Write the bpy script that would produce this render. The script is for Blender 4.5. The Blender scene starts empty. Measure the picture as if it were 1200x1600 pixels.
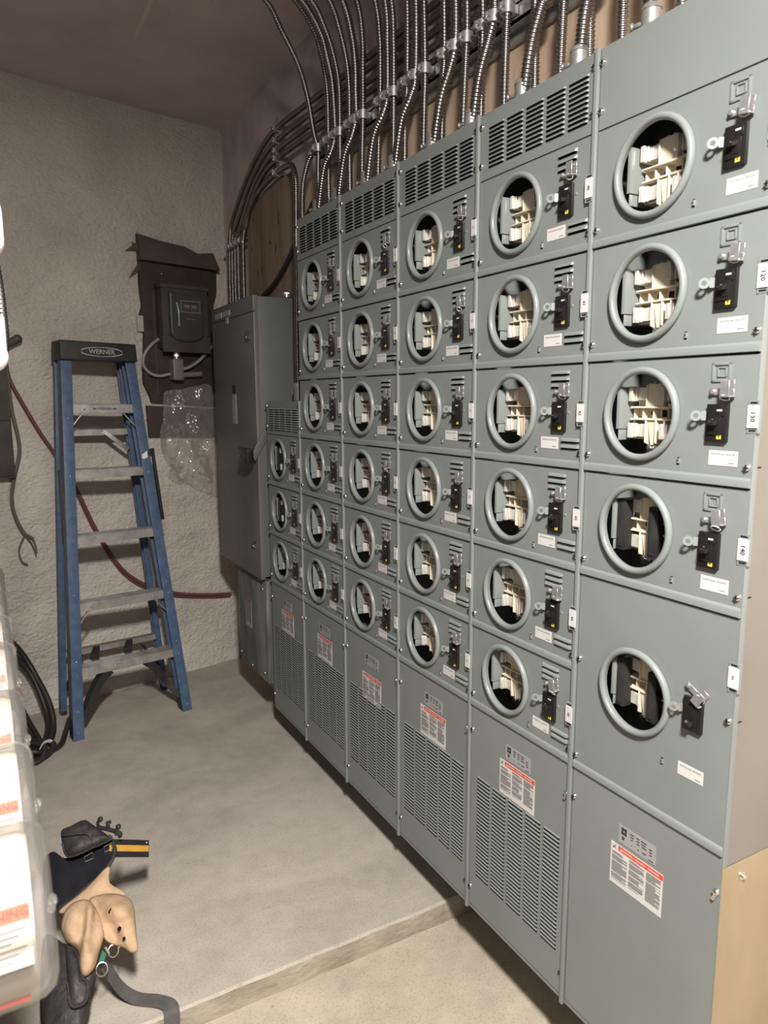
import bpy, bmesh, math, random
from mathutils import Vector, Matrix, noise

random.seed(7)
S = bpy.context.scene
COL = S.collection
PI = math.pi

# ------------------------------------------------------------------ camera, world, light, exposure
cd = bpy.data.cameras.new('camera')
cam = bpy.data.objects.new('camera', cd)
COL.objects.link(cam)
cam.location = (-1.10558, -1.11495, 0.81758)
cam.rotation_euler = (math.radians(81.05414), math.radians(0.23069), math.radians(-29.1898))
cd.sensor_width = 36
cd.lens = 25.348
cd.clip_start = 0.02
cd.dof.use_dof = True
cd.dof.focus_distance = 2.3
cd.dof.aperture_fstop = 7.5
S.camera = cam

w = bpy.data.worlds.new('world')
S.world = w
w.use_nodes = True
w.node_tree.nodes['Background'].inputs[0].default_value = (0.95, 0.97, 1.0, 1)
w.node_tree.nodes['Background'].inputs[1].default_value = 0.02

ld = bpy.data.lights.new('work_light', 'AREA')
ld.shape = 'RECTANGLE'; ld.size = 0.16; ld.size_y = 0.42
ld.energy = 228
ld.color = (1.0, 0.955, 0.90)
lo = bpy.data.objects.new('work_light', ld)
COL.objects.link(lo)
lo.location = (-1.08, -1.45, 1.99)
d = Vector((-1.02, -1.25, 0.0)) - Vector(lo.location)
lo.rotation_euler = d.to_track_quat('-Z', 'Y').to_euler()

S.view_settings.view_transform = 'Standard'
S.view_settings.look = 'None'
S.view_settings.gamma = 1
S.view_settings.use_curve_mapping = False
S.view_settings.exposure = 0.0

# ------------------------------------------------------------------ materials
MATS = {}
def mat(name, col, rough=0.5, metal=0.0, spec=0.5, var=0.0, vscale=8.0, bump=0.0, bscale=40.0, col2=None, stretch=(1,1,1), vdet=4.0, coat=0.0, ramp=(0.35,0.65)):
    m = bpy.data.materials.new(name); m.use_nodes = True
    nt = m.node_tree; N = nt.nodes; L = nt.links
    b = N['Principled BSDF']
    b.inputs['Base Color'].default_value = (*col, 1)
    b.inputs['Roughness'].default_value = rough
    b.inputs['Metallic'].default_value = metal
    b.inputs['Specular IOR Level'].default_value = spec
    if coat: b.inputs['Coat Weight'].default_value = coat
    if var or bump:
        tc = N.new('ShaderNodeTexCoord'); mp = N.new('ShaderNodeMapping')
        mp.inputs['Scale'].default_value = stretch
        L.new(tc.outputs['Object'], mp.inputs[0])
    if var:
        n = N.new('ShaderNodeTexNoise'); n.inputs['Scale'].default_value = vscale; n.inputs['Detail'].default_value = vdet
        n.inputs['Roughness'].default_value = 0.6
        L.new(mp.outputs[0], n.inputs['Vector'])
        r = N.new('ShaderNodeValToRGB')
        r.color_ramp.elements[0].position = ramp[0]; r.color_ramp.elements[1].position = ramp[1]
        c2 = col2 if col2 else tuple(c*(1-var) for c in col)
        r.color_ramp.elements[0].color = (*c2, 1)
        r.color_ramp.elements[1].color = (*(col if col2 else tuple(min(1,c*(1+var)) for c in col)), 1)
        L.new(n.outputs['Fac'], r.inputs[0]); L.new(r.outputs[0], b.inputs['Base Color'])
    if bump:
        n2 = N.new('ShaderNodeTexNoise'); n2.inputs['Scale'].default_value = bscale; n2.inputs['Detail'].default_value = 5
        L.new(mp.outputs[0], n2.inputs['Vector'])
        bp = N.new('ShaderNodeBump'); bp.inputs['Strength'].default_value = bump; bp.inputs['Distance'].default_value = 0.01
        L.new(n2.outputs['Fac'], bp.inputs['Height']); L.new(bp.outputs[0], b.inputs['Normal'])
    MATS[name] = m
    return m

PAINT = mat('grey_enamel', (0.186, 0.204, 0.196), 0.45, 0, 0.5, 0.05, 3.0, 0.02, 900)
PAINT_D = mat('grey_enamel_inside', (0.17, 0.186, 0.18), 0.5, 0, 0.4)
RING = mat('ring_enamel', (0.205, 0.225, 0.216), 0.3, 0, 0.5)
DISC = mat('disconnect_enamel', (0.122, 0.12, 0.112), 0.4, 0, 0.5, 0.12, 2.5)
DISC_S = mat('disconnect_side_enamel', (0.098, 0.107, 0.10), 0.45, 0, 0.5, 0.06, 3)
DUSTY = mat('dusty_enamel', (0.20, 0.205, 0.195), 0.6, 0, 0.3, 0.3, 9, col2=(0.085, 0.09, 0.085), stretch=(1,1,0.35))
SLOT_SHADE = mat('opening_and_shade_black', (0.008, 0.008, 0.008), 0.9, 0, 0.1)  # real openings, and the shade painted below the louvre hoods
DARK = mat('gap_black', (0.01, 0.009, 0.008), 0.8, 0, 0.2)
BEIGE = mat('beige_moulding', (0.62, 0.54, 0.43), 0.5, 0, 0.4, 0.06, 30)
JAW = mat('tinned_jaw', (0.60, 0.57, 0.51), 0.35, 0.3, 0.5, 0.08, 60)
BLACK = mat('black_moulding', (0.012, 0.011, 0.011), 0.32, 0, 0.5)
BLACKM = mat('black_matt_plastic', (0.02, 0.019, 0.019), 0.6, 0, 0.4, 0.3, 30)
ZINC = mat('zinc_plate', (0.46, 0.46, 0.445), 0.36, 0.7, 0.5, 0.12, 60)
STEEL = mat('bright_steel', (0.72, 0.71, 0.68), 0.22, 1.0)
WIREW = mat('white_wire', (0.80, 0.80, 0.78), 0.4)
WHITE = mat('white_label', (0.56, 0.54, 0.525), 0.55)
PINK = mat('label_print_grey', (0.10, 0.095, 0.095), 0.6)
PRINT = mat('print_black', (0.03, 0.03, 0.035), 0.6)
RED = mat('label_red', (0.62, 0.065, 0.03), 0.5)
ORANGE = mat('label_orange', (0.50, 0.085, 0.03), 0.5)
YEL = mat('sticker_yellow', (0.72, 0.55, 0.06), 0.5)
PLATE = mat('nameplate_silver', (0.42, 0.42, 0.42), 0.4, 0.4)
GALV = mat('galvanised_beige', (0.205, 0.19, 0.163), 0.5, 0.3, 0.5, 0.10, 3, stretch=(1,1,0.4))
GOLD = mat('galvanised_warm_reflection', (0.335, 0.26, 0.155), 0.45, 0.3, 0.5, 0.14, 4, stretch=(1,1,0.4))  # warm reflection on the galvanised steel, put into its base colour
MC = mat('galvanised_conduit', (0.34, 0.32, 0.31), 0.30, 1.0, 0.5, 0.15, 20)
PLY = mat('plywood', (0.60, 0.46, 0.335), 0.62, 0, 0.3, 0.2, 3.2, 0.15, 60, stretch=(6, 6, 0.7), col2=(0.42, 0.305, 0.21))
CONC_W = mat('dark_concrete', (0.60, 0.53, 0.515), 0.85, 0, 0.2, 0.12, 5, 0.3, 60)
CONC_D = mat('dark_block', (0.07, 0.065, 0.06), 0.9, 0, 0.2, 0.1, 4)
CEIL = mat('ceiling_dark', (0.62, 0.535, 0.52), 0.85, 0, 0.2, 0.10, 2.5, 0.2, 90)
FIBER = mat('blue_fibreglass', (0.068, 0.112, 0.195), 0.45, 0, 0.4, 0.18, 25)
FIBER_IN = mat('blue_fibreglass_inner', (0.16, 0.155, 0.15), 0.6, 0, 0.3, 0.2, 25)
ALU = mat('ladder_aluminium', (0.50, 0.48, 0.46), 0.42, 0.75, 0.5, 0.2, 18)
CAPM = mat('ladder_cap_plastic', (0.022, 0.021, 0.022), 0.5, 0, 0.4, 0.3, 30)
CAPL = mat('cap_print', (0.34, 0.33, 0.32), 0.5)
BROWN = mat('brown_board', (0.050, 0.037, 0.033), 0.75, 0, 0.3, 0.25, 8)
BROWN2 = mat('brown_hood', (0.085, 0.068, 0.060), 0.75, 0, 0.3, 0.15, 9)
OLDBOX = mat('old_switch_steel', (0.065, 0.056, 0.053), 0.5, 0, 0.4, 0.2, 12)
OLDCASE = mat('old_switch_cover', (0.055, 0.054, 0.052), 0.38, 0, 0.5)
FITM = mat('conduit_body_grey', (0.22, 0.20, 0.19), 0.5, 0.3)
GREYW = mat('grey_flex', (0.30, 0.28, 0.26), 0.5)
HOSE_M = mat('red_hose_rubber', (0.145, 0.05, 0.052), 0.45)
CABLE_M = mat('brown_cable', (0.12, 0.10, 0.085), 0.6)
RUBBER = mat('black_cable_rubber', (0.022, 0.019, 0.018), 0.5)
TANL = mat('tan_suede', (0.50, 0.35, 0.225), 0.9, 0, 0.15, 0.2, 14, 0.4, 45, col2=(0.36, 0.245, 0.15))
BLKL = mat('black_leather', (0.028, 0.025, 0.024), 0.55, 0, 0.4, 0.35, 25, 0.25, 80)
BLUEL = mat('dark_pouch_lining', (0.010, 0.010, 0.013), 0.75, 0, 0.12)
WEBG = mat('grey_webbing', (0.10, 0.095, 0.092), 0.85, 0, 0.2, 0.15, 30, 0.3, 400)
WEBB = mat('black_webbing', (0.022, 0.021, 0.022), 0.8, 0, 0.2, 0.1, 30, 0.3, 400)
WEBY = mat('yellow_webbing', (0.62, 0.33, 0.055), 0.75, 0, 0.2, 0.08, 30, 0.3, 400)
GREEN = mat('green_strap', (0.02, 0.14, 0.075), 0.7)
METERB = mat('meter_body_white', (0.40, 0.37, 0.325), 0.5, 0, 0.4, 0.05, 20)
PVC = mat('white_pvc', (0.88, 0.87, 0.85), 0.35)

def floor_mat(name, warm):
    m = bpy.data.materials.new(name); m.use_nodes = True
    nt = m.node_tree; N = nt.nodes; L = nt.links; b = N['Principled BSDF']
    b.inputs['Roughness'].default_value = 0.82; b.inputs['Specular IOR Level'].default_value = 0.25
    tc = N.new('ShaderNodeTexCoord')
    def nz(sc, det, st=(1,1,1), dist=0.0):
        mp = N.new('ShaderNodeMapping'); mp.inputs['Scale'].default_value = st
        L.new(tc.outputs['Object'], mp.inputs[0])
        n = N.new('ShaderNodeTexNoise'); n.inputs['Scale'].default_value = sc; n.inputs['Detail'].default_value = det
        n.inputs['Distortion'].default_value = dist
        L.new(mp.outputs[0], n.inputs['Vector']); return n
    n1 = nz(2.2, 5, (1, 1.6, 1), 0.8); n2 = nz(16, 6); n3 = nz(160, 2); n4 = nz(60, 1)
    r = N.new('ShaderNodeValToRGB'); e = r.color_ramp.elements
    e[0].position = 0.32; e[1].position = 0.66
    e[0].color = (0.33*warm[0], 0.30*warm[1], 0.26*warm[2], 1); e[1].color = (0.47*warm[0], 0.425*warm[1], 0.365*warm[2], 1)
    mx = N.new('ShaderNodeMath'); mx.operation = 'MULTIPLY_ADD'; mx.inputs[1].default_value = 0.35
    L.new(n2.outputs['Fac'], mx.inputs[0])
    ml = N.new('ShaderNodeMath'); ml.operation = 'MULTIPLY'; ml.inputs[1].default_value = 0.66
    L.new(n1.outputs['Fac'], ml.inputs[0]); L.new(ml.outputs[0], mx.inputs[2])
    L.new(mx.outputs[0], r.inputs[0])
    # grit
    r2 = N.new('ShaderNodeValToRGB'); r2.color_ramp.elements[0].position = 0.30; r2.color_ramp.elements[1].position = 0.50
    r2.color_ramp.elements[0].color = (0.82, 0.80, 0.78, 1); r2.color_ramp.elements[1].color = (1, 1, 1, 1)
    L.new(n3.outputs['Fac'], r2.inputs[0])
    m2 = N.new('ShaderNodeMix'); m2.data_type = 'RGBA'; m2.blend_type = 'MULTIPLY'; m2.inputs[0].default_value = 1
    L.new(r.outputs[0], m2.inputs[6]); L.new(r2.outputs[0], m2.inputs[7])
    r3 = N.new('ShaderNodeValToRGB'); r3.color_ramp.elements[0].position = 0.155; r3.color_ramp.elements[1].position = 0.185
    r3.color_ramp.elements[0].color = (0.35, 0.3, 0.27, 1); r3.color_ramp.elements[1].color = (1, 1, 1, 1)
    L.new(n4.outputs['Fac'], r3.inputs[0])
    m3 = N.new('ShaderNodeMix'); m3.data_type = 'RGBA'; m3.blend_type = 'MULTIPLY'; m3.inputs[0].default_value = 1
    L.new(m2.outputs[2], m3.inputs[6]); L.new(r3.outputs[0], m3.inputs[7])
    L.new(m3.outputs[2], b.inputs['Base Color'])
    bp = N.new('ShaderNodeBump'); bp.inputs['Strength'].default_value = 0.35; bp.inputs['Distance'].default_value = 0.004
    L.new(n2.outputs['Fac'], bp.inputs['Height']); L.new(bp.outputs[0], b.inputs['Normal'])
    return m
FLOOR = floor_mat('concrete_slab', (1, 1, 1))
FACE = mat('shaded_slab_face', (0.40, 0.35, 0.285), 0.9, 0, 0.2, 0.25, 14, 0.5, 60, col2=(0.27, 0.23, 0.185), stretch=(0.6,1,1.0))  # darker colour paints shade onto the front face of the slab
FLOOR2 = floor_mat('concrete_lower', (1.03, 0.99, 0.93))

def foam_mat():
    m = bpy.data.materials.new('spray_foam'); m.use_nodes = True
    nt = m.node_tree; N = nt.nodes; L = nt.links; b = N['Principled BSDF']
    b.inputs['Roughness'].default_value = 0.62; b.inputs['Specular IOR Level'].default_value = 0.35
    tc = N.new('ShaderNodeTexCoord')
    n = N.new('ShaderNodeTexNoise'); n.inputs['Scale'].default_value = 3; n.inputs['Detail'].default_value = 5
    L.new(tc.outputs['Object'], n.inputs['Vector'])
    r = N.new('ShaderNodeValToRGB'); r.color_ramp.elements[0].position = 0.3; r.color_ramp.elements[1].position = 0.7
    r.color_ramp.elements[0].color = (0.47, 0.427, 0.378, 1); r.color_ramp.elements[1].color = (0.60, 0.55, 0.49, 1)
    L.new(n.outputs['Fac'], r.inputs[0]); L.new(r.outputs[0], b.inputs['Base Color'])
    mp = N.new('ShaderNodeMapping'); mp.inputs['Scale'].default_value = (0.7, 1, 1)
    L.new(tc.outputs['Object'], mp.inputs[0])
    v = N.new('ShaderNodeTexNoise'); v.inputs['Scale'].default_value = 70; v.inputs['Detail'].default_value = 2.5; v.inputs['Distortion'].default_value = 0.25
    L.new(mp.outputs[0], v.inputs['Vector'])
    bp = N.new('ShaderNodeBump'); bp.inputs['Strength'].default_value = 0.75; bp.inputs['Distance'].default_value = 0.016
    L.new(v.outputs['Fac'], bp.inputs['Height']); L.new(bp.outputs[0], b.inputs['Normal'])
    return m
FOAM = foam_mat()

def film_mat(name, tint, fac, rough, bump=0.0, white=0.0):
    m = bpy.data.materials.new(name); m.use_nodes = True
    nt = m.node_tree; N = nt.nodes; L = nt.links; N.remove(N['Principled BSDF'])
    out = N['Material Output']
    t = N.new('ShaderNodeBsdfTransparent'); t.inputs[0].default_value = (*tint, 1)
    g = N.new('ShaderNodeBsdfGlossy'); g.inputs[0].default_value = (1, 1, 1, 1); g.inputs[1].default_value = rough
    df = N.new('ShaderNodeBsdfDiffuse'); df.inputs[0].default_value = (0.8, 0.78, 0.75, 1)
    lw = N.new('ShaderNodeLayerWeight'); lw.inputs[0].default_value = 0.35
    ad = N.new('ShaderNodeMath'); ad.operation = 'MULTIPLY_ADD'; ad.inputs[1].default_value = 0.5; ad.inputs[2].default_value = fac
    L.new(lw.outputs['Fresnel'], ad.inputs[0])
    mx = N.new('ShaderNodeMixShader'); L.new(ad.outputs[0], mx.inputs[0]); L.new(t.outputs[0], mx.inputs[1]); L.new(g.outputs[0], mx.inputs[2])
    mx2 = N.new('ShaderNodeMixShader'); mx2.inputs[0].default_value = white; L.new(mx.outputs[0], mx2.inputs[1]); L.new(df.outputs[0], mx2.inputs[2])
    L.new(mx2.outputs[0], out.inputs[0])
    if bump:
        tc = N.new('ShaderNodeTexCoord'); n = N.new('ShaderNodeTexNoise'); n.inputs['Scale'].default_value = 14; n.inputs['Detail'].default_value = 3
        L.new(tc.outputs['Object'], n.inputs['Vector'])
        bp = N.new('ShaderNodeBump'); bp.inputs['Strength'].default_value = bump; bp.inputs['Distance'].default_value = 0.03
        L.new(n.outputs['Fac'], bp.inputs['Height'])
        L.new(bp.outputs[0], g.inputs['Normal']); L.new(bp.outputs[0], df.inputs['Normal'])
    return m
FILM = film_mat('polythene_film', (0.90, 0.88, 0.86), 0.07, 0.14, 1.0, 0.15)
CLEAR = film_mat('clear_meter_cover', (0.95, 0.945, 0.935), 0.05, 0.10, 0.0, 0.04)

# ------------------------------------------------------------------ mesh builder
class MB:
    def __init__(s): s.v = []; s.f = []; s.m = []
    def add(s, vs, fs, mi=0):
        o = len(s.v); s.v += [tuple(p) for p in vs]
        for f in fs: s.f.append([i+o for i in f]); s.m.append(mi)
    def box(s, x0, x1, y0, y1, z0, z1, mi=0):
        vs = [(x,y,z) for x in (x0,x1) for y in (y0,y1) for z in (z0,z1)]
        s.add(vs, [(0,1,3,2),(4,6,7,5),(0,4,5,1),(2,3,7,6),(0,2,6,4),(1,5,7,3)], mi); return s
    def hexa(s, a, b, mi=0):
        """a, b: two quads of four points joined by sides"""
        s.add(list(a)+list(b), [(0,1,2,3),(7,6,5,4),(0,4,5,1),(1,5,6,2),(2,6,7,3),(3,7,4,0)], mi); return s
    def beam(s, p0, p1, wd, w0, w1, dd, d0, d1, mi=0, wd1=None):
        """box from p0 to p1 with section w0..w1 along wd and d0..d1 along dd"""
        p0, p1, wd, dd = Vector(p0), Vector(p1), Vector(wd).normalized(), Vector(dd).normalized()
        q = lambda p: [p+wd*w0+dd*d0, p+wd*w1+dd*d0, p+wd*w1+dd*d1, p+wd*w0+dd*d1]
        return s.hexa(q(p0), q(p1), mi)
    def poly(s, pts, mi=0): s.add(pts, [list(range(len(pts)))], mi); return s
    def prism(s, prof, y0, y1, mi=0):
        """profile list of (x,z) extruded in y"""
        n = len(prof)
        vs = [(x,y0,z) for x,z in prof]+[(x,y1,z) for x,z in prof]
        s.add(vs, [[i,(i+1)%n,(i+1)%n+n,i+n] for i in range(n)]+[list(range(n))[::-1], list(range(n,2*n))], mi); return s
    def cyl(s, p0, p1, r0, r1=None, n=14, mi=0, caps=True):
        r1 = r0 if r1 is None else r1
        p0, p1 = Vector(p0), Vector(p1); t = (p1-p0).normalized()
        a = t.orthogonal().normalized(); b = t.cross(a)
        vs = [p0+(a*math.cos(2*PI*i/n)+b*math.sin(2*PI*i/n))*r0 for i in range(n)]
        vs += [p1+(a*math.cos(2*PI*i/n)+b*math.sin(2*PI*i/n))*r1 for i in range(n)]
        fs = [(i,(i+1)%n,(i+1)%n+n,i+n) for i in range(n)]
        if caps: fs += [tuple(range(n))[::-1], tuple(range(n,2*n))]
        s.add(vs, fs, mi); return s
    def lathe_x(s, c, prof, n=40, mi=0, closed=False):
        """revolve (r, x) about the x axis through c"""
        vs = []
        for r, x in prof:
            for i in range(n):
                a = 2*PI*i/n; vs.append((c[0]+x, c[1]+r*math.cos(a), c[2]+r*math.sin(a)))
        k = len(prof); fs = []
        for j in range(k if closed else k-1):
            for i in range(n):
                j2 = (j+1) % k
                fs.append((j*n+i, j*n+(i+1)%n, j2*n+(i+1)%n, j2*n+i))
        s.add(vs, fs, mi); return s
    def ball(s, c, r, n=12, k=8, mi=0, sq=(1,1,1)):
        vs = [(c[0], c[1], c[2]+r*sq[2])]
        for j in range(1, k):
            th = PI*j/k
            for i in range(n):
                a = 2*PI*i/n; vs.append((c[0]+r*sq[0]*math.sin(th)*math.cos(a), c[1]+r*sq[1]*math.sin(th)*math.sin(a), c[2]+r*sq[2]*math.cos(th)))
        vs.append((c[0], c[1], c[2]-r*sq[2])); e = len(vs)-1; fs = []
        for i in range(n):
            fs.append((0, 1+i, 1+(i+1)%n)); fs.append((e, 1+(k-2)*n+(i+1)%n, 1+(k-2)*n+i))
        for j in range(k-2):
            for i in range(n): fs.append((1+j*n+i, 1+(j+1)*n+i, 1+(j+1)*n+(i+1)%n, 1+j*n+(i+1)%n))
        s.add(vs, fs, mi); return s
    def tube(s, pts, r, n=10, mi=0, caps=True, ridge=0.0, pitch=0.009, smooth=True, flat=None):
        """tube on a smoothed path; ridge>0 gives the rings of interlocked conduit"""
        P = [Vector(p) for p in pts]
        if smooth and len(P) > 2: P = spline(P, 8)
        step = pitch/4 if ridge else None
        if step: P = resample(P, step)
        T = [(P[min(i+1,len(P)-1)]-P[max(i-1,0)]).normalized() for i in range(len(P))]
        a = T[0].orthogonal().normalized(); vs = []
        for i, p in enumerate(P):
            a = (a-T[i]*a.dot(T[i])).normalized(); b = T[i].cross(a)
            rr = r-ridge*(0.0, 0.5, 1.0, 0.5)[i % 4] if ridge else r
            for k in range(n):
                an = 2*PI*k/n; vs.append(p+(a*math.cos(an)+b*math.sin(an))*rr)
        m = len(P); fs = []
        for i in range(m-1):
            for k in range(n): fs.append((i*n+k, i*n+(k+1)%n, (i+1)*n+(k+1)%n, (i+1)*n+k))
        if caps: fs += [tuple(range(n))[::-1], tuple(range((m-1)*n, m*n))]
        s.add(vs, fs, mi); return s
    def strip(s, pts, ups, w, t=0.0025, mi=0, off=0.0, sub=6):
        """flat band: centre points, width direction per point"""
        P = spline([Vector(p) for p in pts], sub); U = spline([Vector(u) for u in ups], sub)
        vs = []
        for i, p in enumerate(P):
            tg = (P[min(i+1,len(P)-1)]-P[max(i-1,0)]).normalized()
            u = (U[i]-tg*U[i].dot(tg)).normalized(); nn = tg.cross(u)
            c = p+nn*off
            vs += [c+u*w/2+nn*t/2, c-u*w/2+nn*t/2, c-u*w/2-nn*t/2, c+u*w/2-nn*t/2]
        m = len(P); fs = [(0,1,2,3), (4*m-4,4*m-1,4*m-2,4*m-3)]
        for i in range(m-1):
            for k in range(4): fs.append((4*i+k, 4*i+4+k, 4*i+4+(k+1)%4, 4*i+(k+1)%4))
        s.add(vs, fs, mi); return s
    def pillow(s, outline, bulge, nrm, mi=0, rings=(1.0,0.96,0.9,0.8,0.68,0.55,0.4,0.25,0.12), back=0.5, wob=0.0, seed=0, sub=4, folds=()):
        """closed soft body on an outline of points, bulging along nrm (front) and against it (back)"""
        O = spline([Vector(p) for p in outline], sub, closed=True); n = len(O)
        c = sum(O, Vector())/n; nrm = Vector(nrm).normalized(); vs = []
        def lay(sgn, b):
            start = len(vs)
            for k in rings[1:] if sgn < 0 else rings:
                h = b*math.sqrt(max(0, 1-k**2.4))
                for q in O:
                    p = c+(q-c)*k
                    wv = noise.noise(p*14+Vector((seed,0,0)))*wob*(1-k**4) + noise.noise(p*34+Vector((seed,3,0)))*wob*0.4*(1-k**6)
                    for fa, fb, fd, fw in (folds if sgn > 0 else ()):
                        ab = fb-fa; tt = max(0.0, min(1.0, (p-fa).dot(ab)/ab.dot(ab))); dq = (p-(fa+ab*tt)).length
                        wv += fd*math.exp(-(dq/fw)**2)*min(1.0, (1-k)*6)
                    vs.append(p+nrm*sgn*h+nrm*wv)
            vs.append(c+nrm*sgn*b+nrm*noise.noise(c*14+Vector((seed,0,0)))*wob)
            return start
        a = lay(1, bulge); m = len(rings); fs = []
        for j in range(m-1):
            for i in range(n): fs.append((a+j*n+i, a+j*n+(i+1)%n, a+(j+1)*n+(i+1)%n, a+(j+1)*n+i))
        ce = a+m*n
        for i in range(n): fs.append((a+(m-1)*n+i, a+(m-1)*n+(i+1)%n, ce))
        b0 = lay(-1, bulge*back)
        for i in range(n): fs.append((a+(i+1)%n, a+i, b0+i, b0+(i+1)%n))
        for j in range(m-2):
            for i in range(n): fs.append((b0+j*n+(i+1)%n, b0+j*n+i, b0+(j+1)*n+i, b0+(j+1)*n+(i+1)%n))
        ce = b0+(m-1)*n
        for i in range(n): fs.append((b0+(m-2)*n+(i+1)%n, b0+(m-2)*n+i, ce))
        s.add(vs, fs, mi); return s
    def mesh(s, name, mats, bevel=0.0, smooth=40, seg=2, recalc=True):
        me = bpy.data.meshes.new(name)
        me.from_pydata(s.v, [], s.f)
        for m in (mats if isinstance(mats, (list, tuple)) else [mats]): me.materials.append(m)
        me.polygons.foreach_set('material_index', s.m)
        bm = bmesh.new(); bm.from_mesh(me)
        if recalc: bmesh.ops.recalc_face_normals(bm, faces=bm.faces)
        if bevel:
            ed = [e for e in bm.edges if len(e.link_faces) == 2 and e.calc_face_angle(0) > 0.6]
            bmesh.ops.bevel(bm, geom=ed, offset=bevel, segments=seg, profile=0.6, affect='EDGES', clamp_overlap=True)
        bm.to_mesh(me); bm.free()
        if smooth:
            me.polygons.foreach_set('use_smooth', [True]*len(me.polygons))
            me.set_sharp_from_angle(angle=math.radians(smooth))
        me.update()
        return me
    def obj(s, name, mats, parent=None, loc=(0,0,0), kind=None, label=None, **k):
        return put(name, s.mesh(name, mats, **k), parent, loc, kind, label)

def spline(P, sub, closed=False):
    out = []; n = len(P)
    if n < 3 and not closed:
        return [P[0].lerp(P[1], i/sub) for i in range(sub+1)]
    g = (lambda i: P[i % n]) if closed else (lambda i: P[0]*2-P[1] if i < 0 else (P[n-1]*2-P[n-2] if i >= n else P[i]))
    for i in range(n if closed else n-1):
        a, b, c, d = g(i-1), g(i), g(i+1), g(i+2)
        for j in range(sub):
            t = j/sub
            out.append(0.5*((2*b)+(c-a)*t+(2*a-5*b+4*c-d)*t*t+(3*b-a-3*c+d)*t**3))
    if not closed: out.append(P[-1].copy())
    return out
def resample(P, step):
    out = [P[0]]; acc = 0.0
    for i in range(1, len(P)):
        a, b = P[i-1], P[i]; L = (b-a).length
        while acc+L >= step:
            t = (step-acc)/L; a = a.lerp(b, t); out.append(a); L = (b-a).length; acc = 0.0
        acc += L
    if len(out) < 2: out.append(P[-1])
    return out

def put(name, me, parent=None, loc=(0,0,0), kind=None, label=None):
    o = bpy.data.objects.new(name, me); COL.objects.link(o); o.location = loc
    if parent: o.parent = parent
    if kind: o['kind'] = kind
    if label: o['label'] = label
    return o
def thing(name, label, cat, loc=(0,0,0), group=None):
    o = bpy.data.objects.new(name, None); COL.objects.link(o); o.location = loc
    o.empty_display_size = 0.05
    return tag(o, label, cat, group)
def tag(o, label, cat, group=None):
    o['label'] = label; o['category'] = cat
    if group: o['group'] = group
    return o

TXT = {}
def text_tris(body, size, align='CENTER'):
    """flat mesh of the lettering as (verts, faces) in the text's own xy plane"""
    key = (body, size, align)
    if key in TXT: return TXT[key]
    cu = bpy.data.curves.new('lettering', 'FONT'); cu.body = body; cu.size = size; cu.align_x = align; cu.align_y = 'CENTER'
    cu.resolution_u = 2; cu.offset = size*0.022
    ob = bpy.data.objects.new('lettering', cu); COL.objects.link(ob)
    bpy.context.view_layer.update()
    dg = bpy.context.evaluated_depsgraph_get()
    me = ob.evaluated_get(dg).to_mesh()
    r = ([tuple(v.co) for v in me.vertices], [list(p.vertices) for p in me.polygons])
    ob.evaluated_get(dg).to_mesh_clear()
    bpy.data.objects.remove(ob); bpy.data.curves.remove(cu)
    TXT[key] = r
    return r
def letter(mb, body, size, o, ex, ey, mi, align='CENTER'):
    vs, fs = text_tris(body, size, align)
    o, ex, ey = Vector(o), Vector(ex), Vector(ey)
    mb.add([o+ex*v[0]+ey*v[1] for v in vs], fs, mi)
RX, UZ = Vector((0,-1,0)), Vector((0,0,1))

# ------------------------------------------------------------------ room
ZF, ZL, ZC = -0.75, -0.82, 2.28          # slab top, lower floor, ceiling
YS = 0.594                               # edge of the slab
def wall_y(x): return 3.04+0.23*(x-0.19)

def floors():
    random.seed(3)
    # raised slab with a slightly uneven front edge
    m = MB(); xs = [(-1.55+1.8*i/60) for i in range(61)]
    top = [(x, YS+0.004*noise.noise(Vector((x*9,0,0)))+0.003*noise.noise(Vector((x*31,2,0))), ZF-0.0015*abs(noise.noise(Vector((x*20,5,0))))) for x in xs]
    lip = [(x, y-0.006-0.002*noise.noise(Vector((x*17,1,0))), ZF-0.007) for x, y, z in top]
    bot = [(x, YS-0.008+0.006*noise.noise(Vector((x*6,4,0))), ZL-0.002) for x in xs]
    back = [(x, 3.15, ZF) for x in xs]
    n = 61
    m.add(back+top+lip+bot, [(r*n+i, r*n+i+1, (r+1)*n+i+1, (r+1)*n+i) for r in range(2) for i in range(60)], 0)
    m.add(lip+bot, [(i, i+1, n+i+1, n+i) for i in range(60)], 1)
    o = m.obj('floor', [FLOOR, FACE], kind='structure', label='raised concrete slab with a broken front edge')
    m = MB(); m.box(-1.55, 0.25, -2.65, YS+0.05, ZL-0.1, ZL)
    m.obj('floor', FLOOR2, kind='structure', label='lower concrete floor in front of the slab', smooth=0)
floors()

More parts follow.
